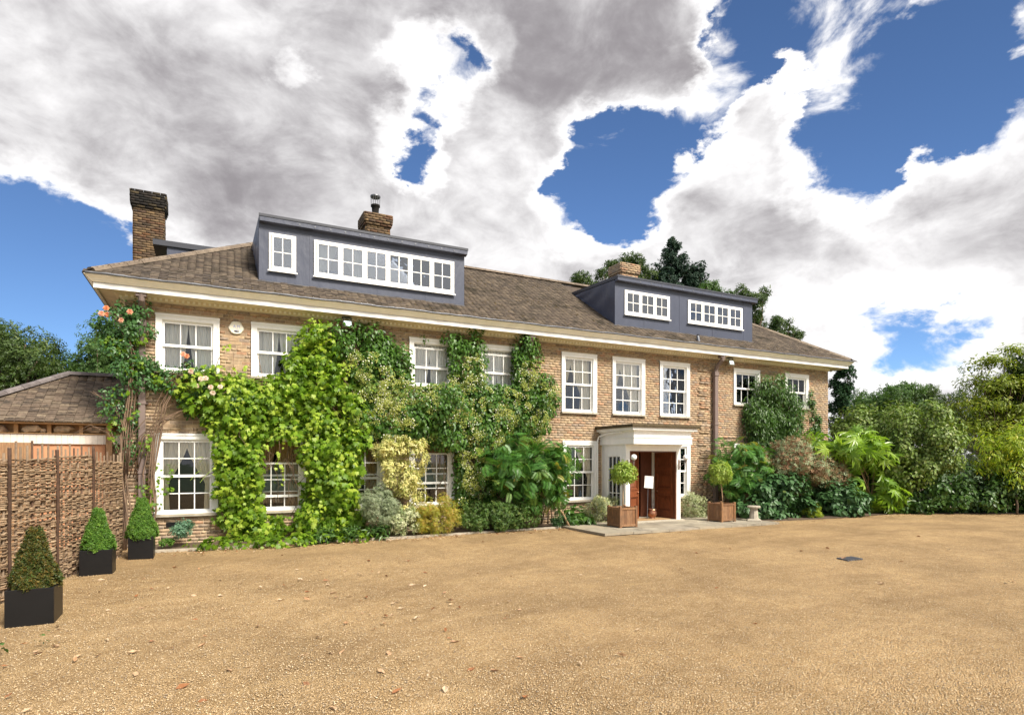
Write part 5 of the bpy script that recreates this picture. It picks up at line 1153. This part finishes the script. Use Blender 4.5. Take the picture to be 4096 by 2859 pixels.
t_, L_ = shrub('mahonia', 'large mahonia with fern-like fronds right of the downpipe', 'shrub', [(15.71,-0.95,1.99,1.09,0.65,0.62),(15.37,-0.95,1.42,0.85,0.50,0.53),(16.53,-0.95,1.49,1.01,0.60,0.63),(16.06,-0.95,0.99,0.93,0.50,0.42)], FROND, 'mah', 1900, .29, 85, .16, .28, 300, .035, nb=14, smat=M_BARK2, base=(15.9, -1.2, 0), kw=dict(name='frond', stuff='fronds', upb=.9, tipb=(0, -.2, -.05), inner=.2, jit=.7), extra=[(FROND, 'mahy', 90, .33, 'yellowing_fronds')])
shrub('rusty_shrub', 'rounded shrub of rusty twigs and sage green leaves right of the mahonia', 'shrub', [(18.32,-1.20,1.74,1.60,0.90,0.76),(17.32,-1.20,2.00,0.98,0.60,0.51),(19.24,-1.20,1.38,1.00,0.70,0.53)], CL5b, 'brn', 9500, .13, 90, .22, .45, 0, .03, kw=dict(jit=.8), extra=[(CL5b, 'sag', 6500, .13, 'sage_leaves')])
shrub('viburnum', 'low spread of dark leathery leaves behind the stone pedestal', 'shrub', [(15.56,-1.60,0.35,0.84,0.50,0.34),(16.59,-1.60,0.35,0.88,0.60,0.37),(17.56,-1.60,0.28,0.86,0.60,0.35),(16.95,-1.60,1.00,1.32,0.60,0.46),(15.90,-1.60,0.05,1.03,0.50,0.20)], OVATE, 'vib', 4200, .16, 130, .12, .24, 300, .02, kw=dict(upb=.75, tipb=(0, -.3, -.6)), extra=[(OVATE, 'hedge', 120, .12, 'young_leaves')])
shrub('bright_shrub', 'small bright green tuft between the two dark leathery bushes', 'shrub', [(17.79,-2.10,0.18,0.35,0.25,0.30)], CL5b, 'lime', 420, .09, 18, .06, .1, 0)
shrub('viburnum', 'mound of dark leathery leaves left of the foot of the fatsia', 'shrub', [(19.46,-1.90,0.66,1.13,0.70,0.56),(19.32,-1.90,0.28,1.06,0.70,0.34)], OVATE, 'vib', 2200, .17, 80, .14, .26, 200, .02, kw=dict(upb=.75, tipb=(0, -.3, -.6)))
shrub('fatsia', 'bright fatsia with big hand-shaped leaves on the right of the house', 'shrub', [(20.01,-1.80,2.48,1.78,0.90,0.53),(21.85,-1.80,2.19,1.48,0.80,0.55),(23.06,-1.80,1.36,1.32,0.70,0.56),(21.56,-1.80,0.83,1.46,0.70,0.63),(22.15,-1.80,0.26,1.20,0.60,0.41),(19.20,-1.80,2.34,0.79,0.60,0.34)], FATS, 'fat', 620, .42, 100, .2, .36, 300, .03, nb=14, smat=M_BARK2, kw=dict(upb=.75, tipb=(0, -.2, -.2), jit=.6, inner=.25))
shrub('olive_viburnum', 'big rounded olive green shrub behind the fatsia', 'shrub', [(22.94,-2.49,2.64,1.13,1.30,1.36),(23.50,-2.78,2.28,0.82,1.10,1.00),(22.53,-2.29,1.82,1.00,1.00,0.82)], OVATE, 'ovib', 17000, .12, 210, .2, .38, 150, .05, kw=dict(upb=.5))
shrub('olive_viburnum', 'spreading olive green shrub beside the right corner of the house', 'shrub', [(23.20,-0.16,3.32,1.10,1.10,0.75),(24.09,-0.61,3.52,1.00,1.10,0.62),(22.84,0.02,2.52,0.80,1.00,0.90),(23.56,-0.34,1.82,1.00,1.00,1.20)], OVATE, 'ovib', 11000, .12, 160, .2, .36, 100, .05, kw=dict(upb=.5))
shrub('dark_hedge', 'dark green informal hedge along the edge of the gravel at the right', 'hedge', [(24.91,-3.38,0.46,0.91,0.90,0.55),(26.13,-3.99,0.46,1.00,0.90,0.59),(27.11,-4.48,0.46,0.91,0.90,0.59),(23.94,-2.88,0.37,0.82,0.90,0.50),(23.77,-2.80,0.91,1.18,1.00,0.73),(24.75,-3.29,0.91,1.00,1.00,0.87),(23.29,-2.56,0.46,1.00,0.90,0.55),(25.48,-3.66,0.82,0.91,0.90,0.87),(26.21,-4.03,1.00,0.82,0.90,1.00),(22.47,-2.15,0.37,0.55,0.60,0.41),(27.19,-4.52,0.91,0.82,0.90,0.96)], OVATE, 'dark', 17000, .13, 300, .18, .34, 150, .04, kw=dict(upb=.5))
shrub('lime_shrub', 'lime green leafy shrub rising over the dark hedge at the right edge', 'shrub', [(24.94,-4.06,2.18,0.75,0.90,0.71),(25.50,-4.34,1.65,0.71,0.90,0.80),(25.57,-4.38,2.62,0.58,0.80,0.53),(26.21,-4.70,2.00,0.71,0.90,0.97)], LANCE, 'lime', 6000, .17, 120, .18, .34, 150, .04, kw=dict(upb=.6))
shrub('silver_shrub', 'thin silvery shrub with yellow flowers in the gap of the right hedge', 'shrub', [(28.07,-1.49,2.34,0.52,0.70,0.52),(28.25,-1.59,1.71,0.52,0.60,0.42)], CL5b, 'sag', 1700, .14, 45, .14, .26, 0, .02, extra=[(CL5b, 'yel', 120, .12, 'flowers')])
shrub('dark_filler', 'dark foliage added for shaded depth behind the fatsia and rusty shrub', 'hedge', [(19.5,-.7,.8,1.2,.5,.8),(21.3,-.8,.9,1.2,.6,.9),(22.8,-.6,1.0,1.2,.7,1.0)], OVATE, 'dark', 4500, .15, 110, .2, .34, 0, .03)  # dark leaves put in to fill the gap with shaded depth
shrub('columnar_cypress', 'narrow dark cypress column behind the right corner of the house', 'tree', [(x_, 1.5, z_, .52-.03*i, .5, .75) for i, (x_, z_) in enumerate([(24.5, .6+.8*i_) for i_ in range(7)])]+[(24.5, 1.5, 5.9, .3, .28, .55)], SPRIG, 'cyp', 11000, .19, 170, .14, .26, 0, .1, kw=dict(upb=.2, tipb=(0, 0, 1.5), jit=.25))
shrub('sedum', 'blue green sedum with budding flower heads under the left window', 'plant', [(-0.52,-0.60,0.40,0.21,0.28,0.18)], CL5, 'sed', 420, .10, 22, .06, .1, 100)
shrub('low_fern', 'small feathery green plant beside the third black planter', 'plant', [(-0.80,-0.70,0.16,0.12,0.15,0.07)], SPRIG, 'top', 160, .09, 10, .04, .07, 0)
for cx in (1290, 1400, 1530):
    shrub('hellebore', {1290: 'dark hellebore clump at the vine foot, leftmost of the three', 1400: 'dark hellebore clump at the vine foot, middle of the three', 1530: 'dark hellebore clump at the gravel edge below the grey green shrub'}[cx], 'plant', {1290: [(2.32,-1.10,0.15,0.30,0.20,0.14)], 1400: [(2.95,-1.05,0.17,0.26,0.20,0.14)], 1530: [(3.66,-1.05,0.19,0.30,0.20,0.16)]}[cx], LANCE, 'dark', 260, .16, 18, .06, .12, 100, group='hellebores along the gravel edge', kw=dict(upb=.5, tipb=(0, -.2, .2)))

def tree(label, ells, mat, n, size, nl, r0, r1, base, trunk, T=CL5, cat='tree', name='broadleaf_tree', nb=30, fill=.6, bark=M_BARK, kw={}, split=.45):
    t_ = thing(name, label, cat, base); L_ = lumps(ells, nl, r0, r1, fill)
    leaves(t_, T, L_, n, size, G[mat], 0, stuff='crown', **kw); wood(t_, base, L_, nb, trunk, bark, 'trunk', split); return t_
def gb(t, px): # ground point below a sight line
    u = (px-2048)/2405; return (t*(.4498+.8932*u), -15.35+t*(.8932-.4498*u), 0)
tree('dark dense tree beyond the outbuilding at the left edge', [(-7.50,17.54,6.14,2.27,2.60,1.30),(-6.34,16.95,5.60,1.19,2.20,0.97),(-8.66,18.12,6.46,1.73,2.40,1.41),(-9.53,18.56,4.95,2.16,2.60,1.73),(-7.11,17.34,4.52,2.16,2.40,0.97)], 'tree', 15000, .26, 210, .35, .8, gb(26, 40), .28)
tree('lighter green tree beyond the outbuilding, behind the climbing rose', [(-4.08,16.93,6.98,0.90,1.60,1.01),(-4.68,17.24,6.08,0.90,1.50,0.79),(-3.78,16.78,5.74,1.12,1.60,1.01),(-5.08,17.44,5.41,0.67,1.20,0.45)], 'tree2', 8500, .22, 150, .25, .6, gb(27, 420), .2)
tree('small tree between the two left background trees', [(-6.50,23.75,5.93,0.60,1.20,0.40),(-7.09,24.05,5.66,0.80,1.20,0.40)], 'tree2', 1500, .26, 30, .3, .5, gb(32, 290), .12)
# behind the roof
tree('oak behind the right brick chimney', [(26.25,18.45,15.58,0.73,1.30,0.63),(25.16,19.00,15.40,0.59,0.90,0.35),(26.64,18.26,14.71,0.87,1.50,0.70),(24.38,19.40,14.88,0.38,0.50,0.21)], 'tree', 2000, .30, 70, .22, .42, gb(42, 2530), .3, fill=.7)
tree('small leafy treetop showing above the ridge left of the right dormer', [(23.21,19.99,14.36,0.59,0.90,0.56),(24.07,19.55,14.01,0.35,0.50,0.28)], 'tree', 700, .32, 26, .25, .5, gb(42, 2325), .15)
tree('oak behind the roof between the conifer and the downpipe end of the dormer', [(29.90,14.38,13.26,0.57,1.20,0.43),(29.31,14.68,13.10,0.50,1.10,0.40),(30.65,14.00,12.93,0.43,0.90,0.33)], 'tree2', 1100, .28, 46, .2, .4, gb(40, 2860), .25)
tree('oak rising behind the right end of the right dormer', [(30.46,11.86,11.59,0.54,1.20,0.95),(31.02,11.57,12.22,0.41,0.90,0.41),(30.67,11.75,10.64,0.57,1.10,0.47),(29.96,12.11,12.54,0.32,0.60,0.32)], 'tree', 1700, .28, 66, .2, .4, gb(38, 3010), .25)
tree('oak behind the right hip of the roof', [(30.32,9.69,9.95,0.51,1.10,0.45),(31.06,9.32,9.35,0.54,1.00,0.30),(30.12,9.79,9.43,0.45,0.90,0.30),(31.46,9.11,9.43,0.21,0.40,0.18)], 'tree', 1100, .28, 48, .18, .36, gb(36, 3120), .22)
# conifer
cf = thing('conifer', 'pointed blue green conifer behind the right dormer', 'tree', gb(44, 2695)); b = np.array(gb(44, 2695)); cy = np.array([.8932, -.4498, 0.]); kk = 44/2405
mb = MB(); zt_ = 1.87+(1845-945)*kk; mb.tube([(b[0], b[1], 0), (b[0], b[1], zt_)], [.35, .03], 8); mb.build('trunk', M_BARK, cf)
Pc = []; Dc = []; Bc = MB()
for i in range(150):
    f_ = (i/150)**.8; z = zt_-.25-f_*7.5; rad = (.3+2.9*f_)*rng.uniform(.75, 1.2); a = rng.uniform(0, 2*math.pi); dd = np.array((math.cos(a), math.sin(a), 0))
    tip = np.array((b[0], b[1], z))+dd*rad+UP*(.35*rad)
    st = np.array((b[0], b[1], z-.1)); Bc.tube([tuple(st), tuple((st+tip)/2-UP*.08*rad), tuple(tip)], [.03, .02, .008], 4)
    m_ = int(34+60*f_); u = rng.random(m_)**.7; P_ = st+(tip-st)*u[:, None]+rng.normal(0, .10, (m_, 3))-UP*(.12*np.sin(u*3))[:, None]; Pc.append(P_); Dc.append(np.tile(dd+UP*.8, (m_, 1)))
Bc.build('branches', M_BARK, cf)['kind'] = 'stuff'
Pc = np.concatenate(Pc); Dc = np.concatenate(Dc)
joined('crown', np.array(SPRIG[0]), SPRIG[1], orient(Pc, Dc+UP*.3, Dc, .36*rng.uniform(.6, 1.2, len(Pc)), .5), G['con'], cf, rng.random(len(Pc)))['kind'] = 'stuff'
tree('conifer shoulder beside the pointed conifer', [(31.59,18.01,15.13,0.66,1.00,0.73),(29.46,19.08,15.32,0.66,1.00,0.66),(31.91,17.84,15.68,0.26,0.50,0.55)], 'con', 2400, .34, 60, .25, .5, gb(44, 2770), .15, SPRIG, name='conifer')
# right background
tree('spreading layered tree behind the olive shrubs at the right', [(33.75,5.72,5.33,1.06,2.20,0.42),(34.89,5.15,5.69,0.85,1.80,0.37),(33.12,6.04,4.77,0.85,1.60,0.37),(34.38,5.40,4.77,0.99,2.00,0.42)], 'tree2', 3600, .26, 70, .25, .5, gb(34, 3540), .2, fill=.5)
tree('dark airy tree behind the hedge gap at the right', [(38.81,5.41,5.54,1.20,2.00,0.75),(38.28,5.68,4.94,1.35,2.00,0.67),(37.74,5.95,5.99,0.75,1.20,0.36),(39.62,5.01,4.64,1.05,2.00,0.75)], 'tree', 3800, .24, 110, .2, .42, gb(36, 3740), .2, fill=.5)
tree('dark tree mass behind the sumac at the right', [(39.31,2.92,4.20,1.41,2.00,0.85),(38.05,3.56,3.64,1.27,2.00,0.71),(40.57,2.29,4.77,1.27,2.00,1.13)], 'tree', 6000, .26, 110, .3, .6, gb(34, 3950), .25)
tree('tall sumac-like tree with layered yellow green leaves at the right edge', [(27.75,-2.45,5.81,0.50,0.80,0.30),(28.55,-2.86,6.31,0.60,0.80,0.30),(27.39,-2.27,5.01,0.60,0.80,0.34),(28.10,-2.63,4.91,0.80,0.90,0.40),(27.30,-2.23,4.22,0.80,1.00,0.36),(28.19,-2.68,4.12,0.90,1.10,0.44),(27.66,-2.41,3.42,1.10,1.10,0.40),(28.73,-2.95,4.71,0.80,1.00,0.60),(28.99,-3.08,5.51,0.60,0.80,0.40),(28.91,-3.04,3.72,0.90,1.10,0.60)], 'sum', 12000, .17, 260, .16, .34, gb(24, 4010), .10, T=LANCE, name='sumac_tree', nb=60, fill=.4, kw=dict(upb=1.0, flat=(1.15, 1.15, .75), tipb=(0, 0, -.35)), split=.3)
tree('dark leafy tree rising at the right edge of the view', [(29.08,-3.13,4.71,0.70,1.40,1.10),(29.62,-3.39,5.51,0.90,1.50,1.20),(29.44,-3.30,3.92,0.90,1.40,0.80)], 'tree', 5600, .22, 100, .2, .42, gb(24, 4180), .2)
tree('yellow leaved small tree in the dark hedge at the right edge', [(28.91,-3.04,2.62,0.50,0.80,0.36),(28.28,-2.72,2.92,0.30,0.50,0.20)], 'gold', 900, .17, 30, .14, .25, gb(24, 4080), .08)

# -- cone topiaries
def cone(par, x, y, z0, z1, rb, mat, n, label):
    t_ = thing('cone_topiary', label, 'topiary', (x, y, z0), 'clipped cone topiaries in black planters')
    f_ = 1-np.sqrt(1-rng.random(n)*.98); a = rng.uniform(0, 2*math.pi, n)
    lump = 1+.10*np.sin(a*3+f_*9)+.07*np.sin(a*5-f_*17)
    prof = rb*np.where(f_ < .12, .82+1.5*f_, 1)*(1-f_)**1.12*lump*(1+.06*np.sin(a*11+f_*31))+.03
    rr = prof*rng.uniform(.72, 1.05, n); P_ = np.stack([x+rr*np.cos(a), y+rr*np.sin(a), z0+(z1-z0)*f_+rng.normal(0, .012, n)], 1)
    dd = np.stack([np.cos(a), np.sin(a), np.full(n, .45)], 1)
    M_ = orient(P_, dd, dd+UP*.5, .06*rng.uniform(.5, 1.5, n), .7); o_ = joined('crown', np.array(SPRIG[0]), SPRIG[1], M_, G[mat], t_, rng.random(n)); o_['kind'] = 'stuff'
    MB().tube([(x, y, z0-.1), (x, y, z1-.1)], [.025, .008], 6).build('trunk', M_BARK, t_)
PC = [((q[0]+q[2])/2, (q[1]+q[3])/2) for q in POTS]
cone(None, *PC[0], .39, 1.19, .225, 'topb', 7000, 'bronzed brownish cone topiary in the nearest black planter')
cone(None, *PC[1], .39, 1.19, .22, 'top', 6500, 'bright green cone topiary in the middle black planter')
cone(None, *PC[2], .39, 1.28, .26, 'top', 6500, 'bright green cone topiary in front of the downpipe at the house corner')
# -- bay trees in the wooden planters
def baytree(x, y, cx, cy, z, r_, label):
    t_ = thing('bay_tree', label, 'tree', (x, y, .5), 'lollipop bay trees beside the porch'); el = [(cx, cy, z, r_, r_, r_*.88)]
    L_ = lumps(el, 60, .08, .13, .85); leaves(t_, LANCE, L_, 2600, .105, G['bay'], 300, upb=.5, tipb=(0, 0, -.1), jit=.5, svar=.3)
    MB().tube([(x, y, .45), (x+.3*(cx-x)+.01, y, .8), (cx, cy, z-r_*.5), (cx, cy, z)], [.02, .018, .016, .012], 7).build('trunk', M_BARK2, t_, smooth=True)
baytree(10.28, -1.78, 10.30, -1.78, 1.53, .31, 'round yellow green bay tree on a stem left of the porch')
baytree(13.95, -1.9, 13.86, -1.9, 1.55, .31, 'round yellow green bay tree on a stem right of the porch')

# -- dry leaves on the gravel, each its own
dl = bpy.data.meshes.new('dead_leaf'); dl.from_pydata(DEAD[0], [], DEAD[1]); dl.materials.append(M_DEADL)
for i in range(230):
    if i < 150: x = rng.uniform(-3.2, 4.5)*(.5+.5*rng.random()); y = rng.uniform(-12.2, -4)
    elif i < 200: x = rng.uniform(-1, 16); y = rng.uniform(-11, -2)
    else: x = rng.uniform(-1, 9); y = -1.3-rng.random()*.5
    o_ = bpy.data.objects.new('dead_leaf', dl); COL.objects.link(o_); s_ = rng.uniform(.05, .12)
    o_.matrix_basis = aff(x, y, .012, s_*rng.uniform(.6, 1), s_, s_*rng.uniform(.7, 1.6), rng.uniform(-.25, .2), rng.uniform(-.5, .5), rng.uniform(0, 6.28))
    tag(o_, 'curled dry brown leaf fallen on the gravel yard', 'dead leaf', 'fallen leaves on the gravel')
    INV[o_.name] = Matrix()
# litter and real stones
def scatter(name, T, n, fn, s0, s1, mat, flat=.5):
    P_ = fn(n); s_ = rng.uniform(s0, s1, len(P_)); a = rng.uniform(0, 6.28, len(P_)); X_ = np.stack([np.cos(a), np.sin(a), rng.normal(0, .25, len(P_))], 1)
    Zv = np.tile((0., 0, 1.), (len(P_), 1))+rng.normal(0, .25, (len(P_), 3)); Zv = unit(Zv); X_ = unit(X_-Zv*np.sum(X_*Zv, 1, keepdims=True)); Y_ = np.cross(Zv, X_)
    M_ = mats(P_, X_, Y_*rng.uniform(.6, 1, (len(P_), 1)), Zv*flat, s_); o_ = joined(name, np.array(T[0], float), T[1], M_, mat, None, rng.random(len(P_))); o_['kind'] = 'stuff'; return o_
def gravelp(n):
    t_ = 3.9+9.5*rng.random(n)**1.35; u = rng.uniform(-.92, .92, n); x = t_*(.4498+.8932*u); y = -15.35+t_*(.8932-.4498*u); k = (x > fx(y)+.02) & (y < -3.1)
    return np.stack([x, y, .004+.008*np.sin(x*1.3+y*.6)+.007*np.sin(x*.5-y*1.9+1)], 1)[k]
scatter('gravel_stones', OCT, 90000, gravelp, .008, .021, M_PEB, .55)
def litter(n):
    x = rng.uniform(-1.4, 9, n); y = -1.12-rng.random(n)**2*.7; return np.stack([x, y, np.full(n, .02)], 1)
scatter('leaf_litter', DEAD, 700, litter, .03, .07, M_DEADL, 1.0)
def litter2(n):
    x = rng.uniform(15, 25, n); y = -2.6-rng.random(n)**2*.6-np.maximum(0, x-22)*.6; return np.stack([x, y, np.full(n, .015)], 1)
scatter('leaf_litter', DEAD, 200, litter2, .03, .06, M_DEADL, 1.0)
wd = thing('weeds', 'small green weeds in the gravel at the lower left', 'weed', (-1.6, -8.2, 0))
leaves(wd, OVATE, lumps([(-1.75, -8.05, .02, .12, .1, .04), (-1.5, -7.8, .02, .1, .1, .04), (-1.9, -8.4, .02, .1, .1, .04)], 10, .03, .06), 60, .05, G['dark'], 60, upb=1.5)

# trailing hop shoots reaching clear of the mass
sh = MB(); Pl = []; 
for i in range(46):
    x0 = rng.uniform(-.2, 3.4); z0 = rng.uniform(1.4, 4.3); p = np.array((x0, -.55-.25*rng.random(), z0)); v_ = np.array((rng.normal(0, .5), -.4, rng.uniform(-.2, .9))); pts = []
    for j in range(7): pts.append(tuple(p)); p = p+v_*.07; v_ = v_+np.array((rng.normal(0, .25), rng.normal(0, .1), -.28)); Pl.append(p.copy())
    sh.tube(pts, .004, 3)
sh.build('shoots', G['hopy'], hop)['kind'] = 'stuff'
Pl = np.array(Pl); Pl = Pl[notin([(-.9, .08, .72, 2.4), (-.95, .1, 4.0, 5.1)])(Pl)]
joined('young_leaves', np.array(HOP[0]), HOP[1], orient(Pl, np.tile((0, -1, .5), (len(Pl), 1)).astype(float), np.tile((0, -.2, -.8), (len(Pl), 1)).astype(float), .07*rng.uniform(.6, 1.3, len(Pl)), .6), G['hopy'], hop, rng.random(len(Pl)))['kind'] = 'stuff'
